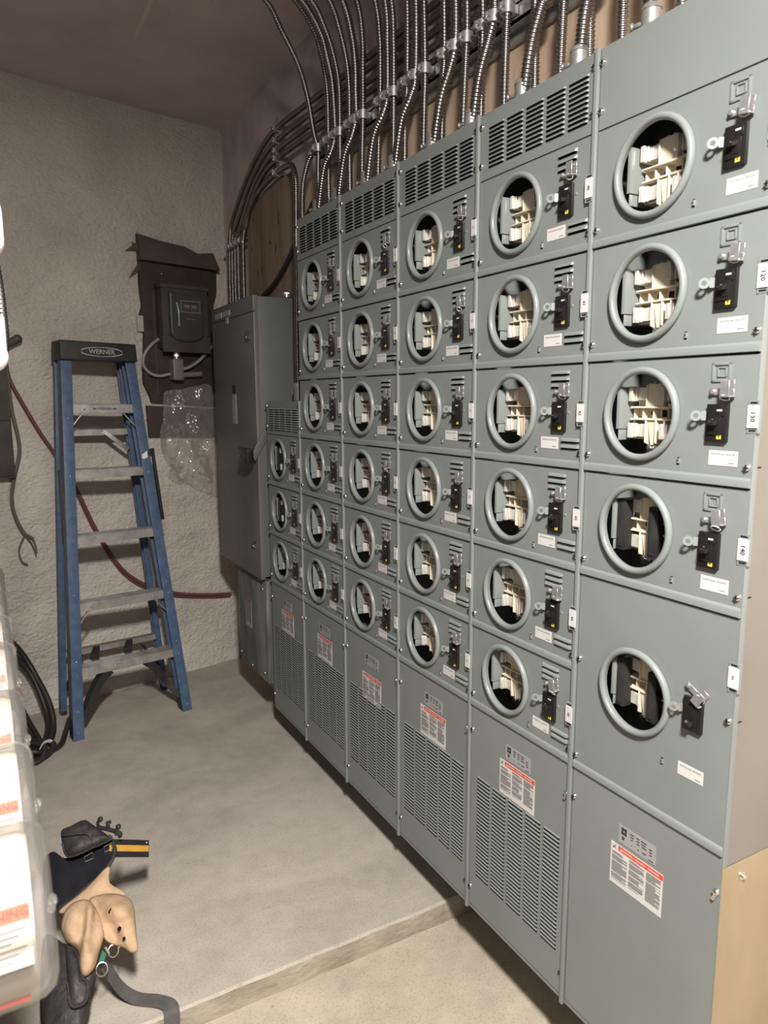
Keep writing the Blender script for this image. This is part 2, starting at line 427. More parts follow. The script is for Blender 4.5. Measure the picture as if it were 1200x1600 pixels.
def walls():
    # sprayed foam back wall: real lumps plus fine relief
    nx, nz = 170, 260; m = MB(); vs = []
    x0, x1, z0, z1 = -1.55, 0.21, ZF-0.03, ZC+0.01
    for j in range(nz+1):
        z = z0+(z1-z0)*j/nz
        for i in range(nx+1):
            x = x0+(x1-x0)*i/nx
            p = Vector((x, 0, z))
            d = 0.010*noise.noise(p*2.2)+0.007*noise.noise(Vector((x*5,1,z*7)))+0.0045*noise.noise(Vector((x*15,2,z*24)))+0.0026*noise.noise(Vector((x*42,3,z*52)))
            band = noise.noise(Vector((x*1.1, 7, z*5.5)))
            d += 0.006*max(0.0, band)**1.5
            if z < ZF+0.25: d += 0.02*((ZF+0.25-z)/0.25)**2
            vs.append((x, wall_y(x)-d-0.002, z))
    m.add(vs, [(j*(nx+1)+i, j*(nx+1)+i+1, (j+1)*(nx+1)+i+1, (j+1)*(nx+1)+i) for j in range(nz) for i in range(nx)])
    m.obj('wall_back', FOAM, kind='structure', smooth=180)
    m = MB(); m.box(0.19, 0.29, -2.65, 3.1, ZL-0.1, ZC+0.05); m.obj('wall_right', CONC_W, kind='structure', smooth=0)
    m = MB(); m.box(-1.65, -1.53, -2.65, 2.72, ZL-0.1, ZC+0.05); m.obj('wall_left', CONC_D, kind='structure', smooth=0)
    m = MB(); m.box(-1.65, 0.29, -2.75, -2.63, ZL-0.1, ZC+0.05); m.obj('wall_front', CONC_D, kind='structure', smooth=0)
    m = MB(); m.box(-1.65, 0.29, -2.75, 3.15, ZC, ZC+0.1); m.obj('ceiling', CEIL, kind='structure', smooth=0)
    # pale form marks on the ceiling
    for a, b, wd in (((-0.424, 2.19), (-0.419, 1.72), 0.018), ((-0.216, 1.81), (-0.213, 1.60), 0.006)):
        m = MB(); m.box(a[0]-wd/2, a[0]+wd/2, b[1], a[1], ZC-0.003, ZC+0.002)
        m.obj('trim_1', mat('pale_form_mark', (0.66, 0.59, 0.56), 0.85), kind='structure', smooth=0, label='pale narrow strip left on the ceiling')
walls()

# ------------------------------------------------------------------ meter cabinets
W, H = 0.3844, 0.222
ZB, ZT = -0.6035, 1.483

def cover_mesh(name, w, hh, hole=None, lip=True, r=0.0785):
    """sheet-metal cover; h to the right is -y; top edge at z=0"""
    m = MB(); h0, h1 = 0.003, w-0.0095
    zt, zl = -0.0016, -(hh-0.0185) if lip else -(hh-0.0016)
    if hole:
        ch, cz = hole; angs = [2*PI*i/64 for i in range(64)]
        cs = [math.atan2(z-cz, h-ch) % (2*PI) for h in (h0,h1) for z in (zl,zt)]
        angs = sorted(angs+cs); inner = []; outer = []
        for a in angs:
            ca, sa = math.cos(a), math.sin(a); t = 1e9
            if ca > 1e-9: t = min(t, (h1-ch)/ca)
            if ca < -1e-9: t = min(t, (h0-ch)/ca)
            if sa > 1e-9: t = min(t, (zt-cz)/sa)
            if sa < -1e-9: t = min(t, (zl-cz)/sa)
            inner.append((ch+r*ca, cz+r*sa)); outer.append((ch+t*ca, cz+t*sa))
        n = len(angs)
        vs = [(0,-h,z) for h,z in outer]+[(0,-h,z) for h,z in inner]+[(0.004,-h,z) for h,z in inner]
        m.add(vs, [(i,(i+1)%n,n+(i+1)%n,n+i) for i in range(n)]+[(n+i,n+(i+1)%n,2*n+(i+1)%n,2*n+i) for i in range(n)])
    else:
        m.poly([(0,-h0,zl),(0,-h1,zl),(0,-h1,zt),(0,-h0,zt)])
    b = 0.012
    m.poly([(0,-h0,zt),(0,-h1,zt),(b,-h1,zt),(b,-h0,zt)])
    m.poly([(0,-h0,zl),(0,-h0,zt),(b,-h0,zt),(b,-h0,zl)])
    m.poly([(0,-h1,zl),(0,-h1,zt),(b,-h1,zt),(b,-h1,zl)])
    if lip:
        e = -(hh-0.0019)
        m.prism([(0,zl),(-0.0012,zl-0.0008),(-0.0038,zl-0.0036),(-0.0046,zl-0.0052),(-0.0050,e+0.0008),(-0.0042,e),(b,e),(b,zl)], -h0, -h1)
    else:
        m.poly([(0,-h0,zl),(0,-h1,zl),(b,-h1,zl),(b,-h0,zl)])
    return m.mesh(name, PAINT, smooth=35)

def louvre_mb(m, h, z, w, hh=0.0055, px=0.0045, slot=0.0032, e=0.004):
    """pressed hood, open below, dark underneath, with a black strip of painted shade"""
    y0, y1 = -h, -(h+w)
    a = (-0.0002, y0, z); b = (-0.0002, y1, z)
    c = (-px, y1+e, z-hh); d = (-px, y0-e, z-hh)
    mm = (-px*0.8, y0-e*0.8, z-hh*0.45); nn = (-px*0.8, y1+e*0.8, z-hh*0.45)
    m.add([a,b,nn,mm], [(0,1,2,3)], 0); m.add([mm,nn,c,d], [(0,1,2,3)], 0)
    m.add([a,mm,d,(-0.0002,y0,z-hh)], [(0,1,2,3)], 0); m.add([b,nn,c,(-0.0002,y1,z-hh)], [(0,1,2,3)], 0)
    m.add([d,c,(-0.0004,y1,z-hh),(-0.0004,y0,z-hh)], [(0,1,2,3)], 1)
    m.add([(-0.0006,y0-0.001,z-hh),(-0.0006,y1+0.001,z-hh),(-0.0006,y1+0.001,z-hh-slot),(-0.0006,y0-0.001,z-hh-slot)], [(0,1,2,3)], 1)  # flat black strip painting the hood's shadow on the sheet
def louvre_mesh(w, **k):
    m = MB(); louvre_mb(m, 0, 0, w, **k); return m.mesh('louvre', [PAINT, SLOT_SHADE], smooth=0, recalc=False)

ME = {}
def build_protos():
    for kind, (ch, cz) in (('std',(0.143,-0.102)), ('house',(0.162,-0.208))):
        m = MB()
        m.lathe_x((0,-ch,cz), [(0.0822+0.0067*math.cos(a), -0.0050-0.0072*math.sin(a)) for a in [PI*(1.12-1.24*i/12) for i in range(13)]], 64)
        ME['ring_'+kind] = m.mesh('socket_ring', RING, smooth=60)
        # grey plate in the far side of the well and the ledge under it
        m = MB(); m.box(0.006,0.060,-(ch-0.0615),-(ch-0.060),cz-0.030,cz+0.052)
        m.box(0.008,0.070,-(ch-0.0635),-(ch-0.062),cz-0.052,cz-0.0315); m.box(0.006,0.008,-(ch-0.068),-(ch-0.0605),cz-0.030,cz+0.052)
        ME['plate_'+kind] = m.mesh('back_plate', RING, bevel=0.0008)
        # moulded block
        m = MB()
        B = lambda a,b,c,d,x0,x1: m.box(x0,x1,-(ch+a),-(ch+b),cz+c,cz+d)
        B(-0.054,0.054,-0.050,0.050,0.055,0.075)                  # base
        B(-0.054,0.054,-0.050,-0.046,0.040,0.056)
        for z in (0.0125,-0.0105): B(-0.055,0.056,z-0.0018,z+0.0018,0.030,0.056)
        for hh in (-0.055,0.051): B(hh,hh+0.004,-0.050,0.012,0.040,0.056)
        B(-0.016,0.022,0.014,0.058,0.034,0.056)                   # top boss
        B(-0.018,-0.0155,0.014,0.056,0.030,0.056); B(0.0215,0.024,0.014,0.056,0.030,0.056)
        B(-0.006,0.000,0.052,0.061,0.036,0.056); B(0.008,0.014,0.052,0.061,0.036,0.056)
        B(0.026,0.05,0.014,0.030,0.040,0.056)
        # tapering fins below
        for hh in (-0.018,0.006,0.026):
            m.prism([(0.030,cz-0.0125),(0.030,cz-0.056),(0.040,cz-0.060),(0.056,cz-0.060),(0.056,cz-0.0125)], -(ch+hh), -(ch+hh+0.0035))
        m.hexa([(0.034,-(ch-0.0145),cz-0.0125),(0.034,-(ch+0.006),cz-0.0125),(0.034,-(ch+0.004),cz-0.060),(0.034,-(ch-0.006),cz-0.060)],
               [(0.056,-(ch-0.0145),cz-0.0125),(0.056,-(ch+0.006),cz-0.0125),(0.056,-(ch+0.004),cz-0.060),(0.056,-(ch-0.006),cz-0.060)])
        B(0.0095,0.026,-0.046,-0.0125,0.046,0.056)
        # little cross walls in the middle channel
        for hh in (-0.030,-0.005,0.030): B(hh,hh+0.003,-0.0105,0.0125,0.036,0.056)
        # dark openings: round one left, square one centre
        m.cyl((0.0545,-(ch-0.0185),cz+0.001),(0.056,-(ch-0.0185),cz+0.001),0.0068,n=16,mi=1)
        m.box(0.0545,0.056,-(ch+0.002),-(ch+0.020),cz-0.007,cz+0.008,1)
        m.cyl((0.0545,-(ch+0.040),cz+0.001),(0.056,-(ch+0.040),cz+0.001),0.0068,n=16,mi=1)
        m.box(0.039,0.0405,-(ch+0.030),-(ch+0.044),cz+0.019,cz+0.025,1)
        ME['block_'+kind] = m.mesh('socket_block', [BEIGE, DARK], bevel=0.0007, seg=1)
        # four jaws
        js = []
        for hh, zz in ((-0.0535,0.024),(-0.0535,-0.0475),(0.0225,0.024),(0.0225,-0.0475)):
            m = MB()
            m.box(0.022,0.056,-(ch+hh),-(ch+hh+0.0085),cz+zz,cz+zz+0.029)
            m.box(0.030,0.056,-(ch+hh+0.0095),-(ch+hh+0.013),cz+zz+0.001,cz+zz+0.029)
            m.box(0.034,0.056,-(ch+hh+0.013),-(ch+hh+0.034),cz+zz+0.002,cz+zz+0.0275)
            m.box(0.031,0.056,-(ch+hh+0.032),-(ch+hh+0.036),cz+zz+0.002,cz+zz+0.0275)
            js.append(m.mesh('jaw', JAW, bevel=0.0009, seg=1))
        ME['jaw_'+kind] = js
        # lug below block
        m = MB(); m.box(0.040,0.066,-(ch-0.020),-(ch+0.006),cz-0.076,cz-0.060); m.cyl((0.036,-(ch-0.010),cz-0.067),(0.046,-(ch-0.010),cz-0.067),0.0062,n=14)
        m.cyl((0.036,-(ch+0.018),cz-0.064),(0.052,-(ch+0.018),cz-0.064),0.0045,n=12)
        ME['lug_'+kind] = m.mesh('terminal_lug', STEEL, bevel=0.0008, seg=1)
        # insulating bars
        bs = []
        for hh, zz in ((-0.060,0.0),(0.019,-0.006)):
            m = MB(); m.box(0.012,0.036,-(ch+hh),-(ch+hh+0.021),cz+zz-0.051,cz+zz+0.051)
            m.box(0.010,0.013,-(ch+hh+0.004),-(ch+hh+0.017),cz+zz-0.044,cz+zz+0.044)
            m.box(0.009,0.013,-(ch+hh+0.008),-(ch+hh+0.013),cz+zz+0.008,cz+zz+0.016)
            bs.append(m.mesh('insulating_bar', BLACKM, bevel=0.0014, seg=2))
        ME['bar_'+kind] = bs
        # full blanking cover used in the far column
        m = MB(); m.lathe_x((0.02,-ch,cz), [(0.0001,-0.010),(0.066,-0.010),(0.0715,-0.006),(0.0725,0.004),(0.0725,0.02)], 40)
        m.box(0.003,0.012,-(ch-0.002),-(ch+0.006),cz-0.045,cz-0.020,1); m.box(0.003,0.012,-(ch-0.004),-(ch+0.004),cz+0.026,cz+0.046,1)
        m.box(0.004,0.012,-(ch-0.04),-(ch-0.034),cz-0.05,cz+0.05); m.box(0.004,0.012,-(ch+0.034),-(ch+0.04),cz-0.05,cz+0.05)
        ME['blank_'+kind] = m.mesh('blanking_cover', [BLACKM, JAW], bevel=0)
    for kind, bh, bz in (('std',0.2858,-0.079),('main',0.2900,-0.082),('house',0.2803,-0.170)):
        bw, bt = (0.0395, 0.064)
        m = MB(); m.box(-0.0075,0.01,-bh,-(bh+bw),bz-bt,bz); m.box(-0.0100,0.0,-(bh+0.004),-(bh+bw-0.008),bz-bt+0.012,bz-0.012)
        m.box(-0.0112,0.0,-(bh+0.016),-(bh+bw-0.010),bz-bt+0.018,bz-0.024)
        m.box(-0.0104,0.0,-(bh+0.0205),-(bh+0.0345),bz-0.020,bz-0.006)
        ME['breaker_'+kind] = m.mesh('breaker', BLACK, bevel=0.0011)
        m = MB(); hz = bz-0.030 if kind != 'house' else bz-0.046
        m.hexa([(-0.010,-(bh+0.011),hz-0.004),(-0.010,-(bh+0.027),hz-0.004),(-0.010,-(bh+0.027),hz+0.0045),(-0.010,-(bh+0.011),hz+0.0045)],
               [(-0.0205,-(bh+0.013),hz-0.006),(-0.0205,-(bh+0.025),hz-0.006),(-0.0205,-(bh+0.025),hz),(-0.0205,-(bh+0.013),hz)])
        ME['handle_'+kind] = m.mesh('breaker_handle', BLACK, bevel=0.001)
        m = MB(); sh, sz = bh+0.0225, bz-bt+0.005
        m.box(-0.0079,-0.0070,-sh,-(sh+0.0085),sz,sz+0.0085,0); m.box(-0.0081,-0.0078,-(sh+0.003),-(sh+0.0055),sz+0.003,sz+0.0055,1)
        m.box(-0.0079,-0.0070,-sh,-(sh+0.0085),sz+0.0092,sz+0.0108,0); m.box(-0.0079,-0.0070,-sh,-(sh+0.0085),sz+0.0117,sz+0.0135,2)
        ME['bsticker_'+kind] = m.mesh('breaker_sticker', [YEL, PRINT, WHITE], smooth=0)
        m = MB(); m.box(-0.0107,-0.0103,-(bh+0.022),-(bh+0.032),bz-0.012,bz-0.009); m.box(-0.0107,-0.0099,-(bh+0.013),-(bh+0.020),bz-0.0275,bz-0.0255)
        ME['bprint_'+kind] = m.mesh('breaker_marking', WHITE, smooth=0)
        # locking hasp: foot plate with screw, upright tab
        hh, hz = bh+0.001, bz+0.021
        for v in range(3):
            m = MB(); ang = (0.0, 0.10, -0.12)[v] if kind != 'house' else 0.55
            Rm = Matrix.Rotation(ang, 3, 'X'); piv = Vector((0,-(hh+0.004),hz))
            tr = lambda p: piv+Rm @ (Vector(p)-piv)
            n0 = len(m.v)
            m.box(-0.0045,-0.0025,-hh,-(hh+0.032),hz-0.006,hz+0.006)
            m.box(-0.0045,-0.0025,-(hh+0.026),-(hh+0.047),hz-0.009,hz+0.004)
            m.box(-0.0160,-0.0030,-(hh+0.029),-(hh+0.049),hz-0.0095,hz-0.0075)
            m.box(-0.0175,-0.0155,-(hh+0.029),-(hh+0.0465),hz-0.0095,hz+0.018)
            m.box(-0.0045,-0.0025,-(hh+0.030),-(hh+0.0465),hz+0.004,hz+0.019)
            m.v = m.v[:n0]+[tuple(tr(p)) for p in m.v[n0:]]
            m.cyl((-0.0085,-(hh+0.007),hz),(-0.003,-(hh+0.007),hz),0.0042,n=12)
            ME['hasp_%s%d' % (kind, v)] = m.mesh('locking_hasp', ZINC, bevel=0.0005, seg=1)
        # wire seal through the hasp
        m = MB()
        c = Vector((-0.012,-(hh+0.036),hz-0.010))
        m.tube([c+Vector((0.004*math.sin(a)-0.001, -0.009*math.cos(a), -0.0045*math.sin(a)-0.0005)) for a in [2*PI*i/14*0.93 for i in range(15)]], 0.0009, 6)
        ME['seal_'+kind] = m.mesh('seal_wire', WIREW)
        # eye tab
        eh, ez = bh-0.011, bz-0.020
        if kind == 'house': eh, ez = bh-0.010, bz-0.026
        m = MB(); n = 20; ctr = Vector((-0.015,-(eh-0.004),ez)); vs = []
        dirh = Vector((-0.55,0.83,0)).normalized()
        for rr in (0.0092, 0.0042):
            for sft in (0, 0.0016):
                for i in range(n):
                    a = 2*PI*i/n
                    vs.append(ctr+dirh*(rr*math.cos(a))+Vector((0,0,rr*math.sin(a)))+Vector((0.0016,0.001,0))*(sft/0.0016))
        fs = []
        for i in range(n):
            j = (i+1) % n
            fs += [(i,j,2*n+j,2*n+i), (n+i,n+j,3*n+j,3*n+i), (i,j,n+j,n+i), (2*n+i,2*n+j,3*n+j,3*n+i)]
        m.add(vs, fs)
        p0 = ctr-dirh*0.0085
        m.hexa([p0+Vector((0,0,-0.008)), p0+Vector((0,0,0.008)), Vector((0,-(bh+0.001),ez+0.008)), Vector((0,-(bh+0.001),ez-0.008))],
               [p0+Vector((0.0016,0.001,-0.008)), p0+Vector((0.0016,0.001,0.008)), Vector((0.003,-(bh+0.001),ez+0.008)), Vector((0.003,-(bh+0.001),ez-0.008))])
        ME['eye_'+kind] = m.mesh('eye_tab', ZINC if kind == 'house' else RING, bevel=0)
        m = MB(); m.ball((0,-(bh+bw+0.006),bz-0.023), 0.0035, 10, 6, sq=(0.5,1,1)); ME['rivet_'+kind] = m.mesh('rivet', ZINC)
    # suite sticker (local: top-left corner)
    m = MB(); m.box(-0.0008,0,0,-0.055,-0.0255,0,0)
    letter(m, 'SUITE No./No. DE SUITE', 0.0043, (-0.0010,-0.0275,-0.0062), RX, UZ, 1)
    m.box(-0.00095,-0.0008,-0.038,-0.0495,-0.0212,-0.0199,1)
    ME['sticker'] = m.mesh('suite_sticker', [WHITE, PINK], smooth=0, recalc=False)
    # number-holder recess with card
    def tagmesh(txt):
        m = MB(); m.box(-0.0008,0.0070,0,-0.0185,-0.053,0,1)
        m.box(-0.0012,0,-0.0022,-0.0145,-0.0052,-0.0022,2); m.box(-0.0012,0,-0.0022,-0.0145,-0.0505,-0.0478,2)
        for h in (0.0, 0.0172): m.box(-0.0022,0,-h,-(h+0.0012),-0.053,0,1)
        m.box(-0.0030,-0.0006,0.0005,-0.0185,-0.0445,-0.0075,0)
        if txt: letter(m, txt, 0.0095 if len(txt) == 2 else 0.0118, (-0.0033,-0.0092,-0.026), Vector((0,0,-1)), Vector((0,-1,0)), 3)
        else:
            for z in (-0.0235,-0.0275): m.box(-0.0032,-0.003,-0.0065,-0.0105,z-0.0012,z+0.0012,3)
        return m.mesh('number_card', [WHITE, PAINT, SLOT_SHADE, PINK if not txt else PRINT], smooth=0, recalc=False)
    ME['tagfn'] = tagmesh
    ME['tag_blank'] = tagmesh('')
    # small clip, screws
    m = MB(); m.box(-0.003,0,-0.0,-0.0042,-0.0045,0.0045,0); m.box(-0.0032,0,-0.0005,-0.0037,-0.0008,0.0008,1); m.box(-0.0012,0,0.0005,-0.0042,0.0045,0.0062,1); m.box(-0.0012,0,0.0005,-0.0042,-0.0068,-0.0045,1)
    ME['clip'] = m.mesh('test_clip', [ZINC, SLOT_SHADE], smooth=0)
    m = MB(); m.lathe_x((0,0,0), [(0.0001,-0.0062),(0.0030,-0.0058),(0.0052,-0.0042),(0.0062,-0.0015),(0.0062,0.001)], 16)
    m.box(-0.0068,-0.0055,-0.0008,0.0008,-0.0045,0.0045,1); m.box(-0.0068,-0.0055,-0.0045,0.0045,-0.0008,0.0008,1)
    ME['screw'] = m.mesh('screw', [STEEL, DARK], smooth=60)
    m = MB(); m.lathe_x((0,0,0), [(0.0001,-0.0075),(0.0045,-0.007),(0.0062,-0.003),(0.0062,0.001)], 14)
    m.hexa([(-0.006,0.002,-0.004),(-0.006,0.008,-0.016),(-0.006,0.002,-0.018),(-0.006,-0.003,-0.006)], [(-0.002,0.002,-0.004),(-0.002,0.008,-0.016),(-0.002,0.002,-0.018),(-0.002,-0.003,-0.006)])
    ME['wing'] = m.mesh('wing_screw', STEEL, smooth=60)
    # louvres
    ME['louvre_unit'] = louvre_mesh(0.055, hh=0.0070, px=0.0055, slot=0.0036)
    ME['louvre_top'] = louvre_mesh(0.0565, hh=0.0045, px=0.0040, slot=0.0036)
    ME['louvre_low'] = louvre_mesh(0.0565, hh=0.0038, px=0.0028, slot=0.0065)
    # embossed mark on the wide covers
    m = MB()
    def frame(h0,h1,z0,z1,t,x):
        m.box(-x,0.001,-h0,-h1,z1-t,z1); m.box(-x,0.001,-h0,-h1,z0,z0+t); m.box(-x,0.001,-h0,-(h0+t),z0,z1); m.box(-x,0.001,-(h1-t),-h1,z0,z1)
    frame(0.2915,0.3275,-0.0450,-0.0125,0.0045,0.0026); frame(0.3020,0.3195,-0.0370,-0.0200,0.0022,0.0024)
    ME['emboss'] = m.mesh('embossed_mark', PAINT, bevel=0.0009, seg=2)
    # danger label (top-left origin) and name plate
    m = MB(); lw, lh = 0.134, 0.0925; m.box(-0.0008,0,0,-lw,-lh,0,0)
    m.box(-0.0010,-0.0007,-0.0200,-lw,-0.0125,-0.0010,1)
    letter(m, 'DANGER \u2022 PELIGRO \u2022 DANGER', 0.0068, (-0.0012,-0.078,-0.0069), RX, UZ, 0)
    m.add([(-0.0012,-0.0245,-0.0098),(-0.0012,-0.0305,-0.0098),(-0.0012,-0.0275,-0.0045)], [(0,1,2)], 0)
    # pictogram: figure and bolt
    m.add([(-0.0012,-0.006,-0.013),(-0.0012,-0.0105,-0.0100),(-0.0012,-0.0115,-0.0062),(-0.0012,-0.0085,-0.0075),(-0.0012,-0.0060,-0.0105)], [(0,1,2,3,4)], 2)
    m.add([(-0.0012,-0.0105,-0.0100),(-0.0012,-0.0155,-0.0130),(-0.0012,-0.0125,-0.0085)], [(0,1,2)], 2)
    m.add([(-0.0012,-0.004,-0.004),(-0.0012,-0.0095,-0.0085),(-0.0012,-0.008,-0.006)], [(0,1,2)], 2)
    vs = [(-0.0012,-(0.0128+0.0016*math.cos(a)),-0.0045+0.0016*math.sin(a)) for a in [2*PI*i/8 for i in range(8)]]; m.add(vs, [tuple(range(8))], 2)
    random.seed(11)
    for ci,(h0,h1,zs) in enumerate(((0.004,0.045,-0.019),(0.050,0.089,-0.0155),(0.094,0.130,-0.0155))):
        z = zs; k = 0
        while z > -0.082+(0.004 if ci else 0):
            if not (k % 7 == 3 and random.random() < 0.7):
                m.box(-0.0010,-0.0008,-h0,-(h1-random.choice((0,0,0.002,0.012))),z-0.00105,z,3)
            z -= 0.00195; k += 1
    ME['danger'] = m.mesh('danger_label', [WHITE, RED, PRINT, PINK], smooth=0, recalc=False)
    m = MB(); m.box(-0.0008,0,0,-0.0945,-0.0400,0,0)
    def fr(h0,h1,z0,z1,t):
        m.box(-0.0011,-0.0008,-h0,-h1,z1-t,z1,1); m.box(-0.0011,-0.0008,-h0,-h1,z0,z0+t,1); m.box(-0.0011,-0.0008,-h0,-(h0+t),z0,z1,1); m.box(-0.0011,-0.0008,-(h1-t),-h1,z0,z1,1)
    fr(0.007,0.021,-0.019,-0.004,0.0030); fr(0.0105,0.0175,-0.0155,-0.0075,0.0018)
    vs = [(-0.0011,-(0.0125+0.0040*math.cos(a)),-0.027+0.0040*math.sin(a)) for a in [2*PI*i/12 for i in range(12)]]; m.add(vs, [tuple(range(12))], 1)
    for r in range(5):
        for h0, l in ((0.030,0.010-0.001*r),(0.046,0.008),(0.058,0.014-0.002*(r % 2)),(0.077,0.009)):
            if (r+int(h0*1000)) % 4 != 1: m.box(-0.0011,-0.0008,-(h0+0.001*r),-(h0+l),-0.0085-r*0.0058,-0.0062-r*0.0058,1)
    m.box(-0.0011,-0.0008,-0.078,-0.090,-0.037,-0.035,1)
    ME['name'] = m.mesh('name_plate', [PLATE, PRINT], smooth=0, recalc=False)
build_protos()

def meter_unit(cab, zt, kind, idx, card, last=False, extra=None, wide=False, hv=0):
    """one meter section: cover (part) with all its fittings (sub-parts)"""
    z0 = zt-ZB
    sk = 'house' if kind == 'house' else 'std'
    key = 'cover_%s%s' % (sk, wide)
    if key not in ME:
        ME[key] = cover_mesh('meter_cover', 0.3865 if wide else W, 0.444 if sk == 'house' else H, (0.162,-0.208) if sk == 'house' else (0.143,-0.102))
    cv = put('meter_cover', ME[key], cab, (0,0,z0))
    P = lambda n, me, loc=(0,0,0), label=None: put(n, me, cv, loc, None, label)
    P('socket_ring', ME['ring_'+sk]); P('back_plate', ME['plate_'+sk])
    if extra == 'blank':
        P('blanking_cover', ME['blank_'+sk], label='black blanking cover filling the socket')
    else:
        P('socket_block', ME['block_'+sk]); P('terminal_lug', ME['lug_'+sk])
        for j in ME['jaw_'+sk]: P('jaw', j)
        if extra == 'bars':
            for b in ME['bar_'+sk]: P('insulating_bar', b, label='black insulating bar clipped over the jaws')
    P('breaker', ME['breaker_'+kind]); P('breaker_handle', ME['handle_'+kind])
    if kind != 'house': P('breaker_sticker', ME['bsticker_'+kind], label='small yellow sticker low on the breaker'); P('breaker_marking', ME['bprint_'+kind])
    P('locking_hasp', ME['hasp_%s%d' % (kind, hv)]); P('seal_wire', ME['seal_'+kind]); P('eye_tab', ME['eye_'+kind])
    if kind == 'std': P('rivet', ME['rivet_'+kind])
    if kind == 'std':
        P('suite_sticker', ME['sticker'], (0,-0.247,-0.156)); P('test_clip', ME['clip'], (0,-0.2295,-0.186))
        for k in range(3): P('louvre', ME['louvre_unit'], (0,-0.2758,-0.0125-0.0136*k))
        for k in range(2): P('louvre', ME['louvre_unit'], (0,-0.3120,-0.1560-0.0140*k))
    elif kind == 'main':
        P('embossed_mark', ME['emboss']); P('suite_sticker', ME['sticker'], (0,-0.2950,-0.161)); P('test_clip', ME['clip'], (0,-0.2310,-0.184))
    else:
        P('suite_sticker', ME['sticker'], (0,-0.2725,-0.305)); P('test_clip', ME['clip'], (0,-0.2345,-0.322))
    tz = -0.076 if kind != 'house' else -0.080
    P('number_card', ME['tagfn'](card) if card else ME['tag_blank'], (-0.0062 if not wide else 0,-(0.3645 if not wide else 0.3640),tz))
    sz = -0.186 if kind != 'house' else -0.187
    P('screw', ME['screw'], (0,-0.3700 if not wide else -0.3690,sz)); P('screw', ME['screw'], (0,-0.0090,sz))
    if kind == 'house': P('screw', ME['screw'], (0,-0.0090,-0.411))

def enclosure(w, z0, z1):
    """open-fronted sheet box, local z from the cabinet base"""
    m = MB(); t = 0.002; a, b = 0.0, -w; D = 0.155; h = z1-z0
    m.box(D-t, D, a, b, 0, h); m.box(0.012, D-t, a, a-t, 0, h); m.box(0.012, D-t, b+t, b, 0, h)
    m.box(0.012, D-t, a, b, h-t, h); m.box(0.012, D-t, a, b, 0, t)
    m.box(0.003, 0.012, a, a-0.003, 0, h); m.box(0.003, 0.012, b+0.003, b, 0, h)
    return m
def louvre_bank(cab_part, h0, z0, cols, rows, pitch, me, single=True, k=None):
    for c in range(cols):
        hh = h0+0.0662*c
        if single:
            for r in range(rows): put('louvre', me, cab_part, (0,-hh,z0-r*pitch))
        else:
            m = MB()
            for r in range(rows): louvre_mb(m, hh, z0-r*pitch, 0.0565, **k)
            put('louvre_column', m.mesh('louvre_column', [PAINT, SLOT_SHADE], smooth=0, recalc=False), cab_part, (0,0,0), 'stuff')

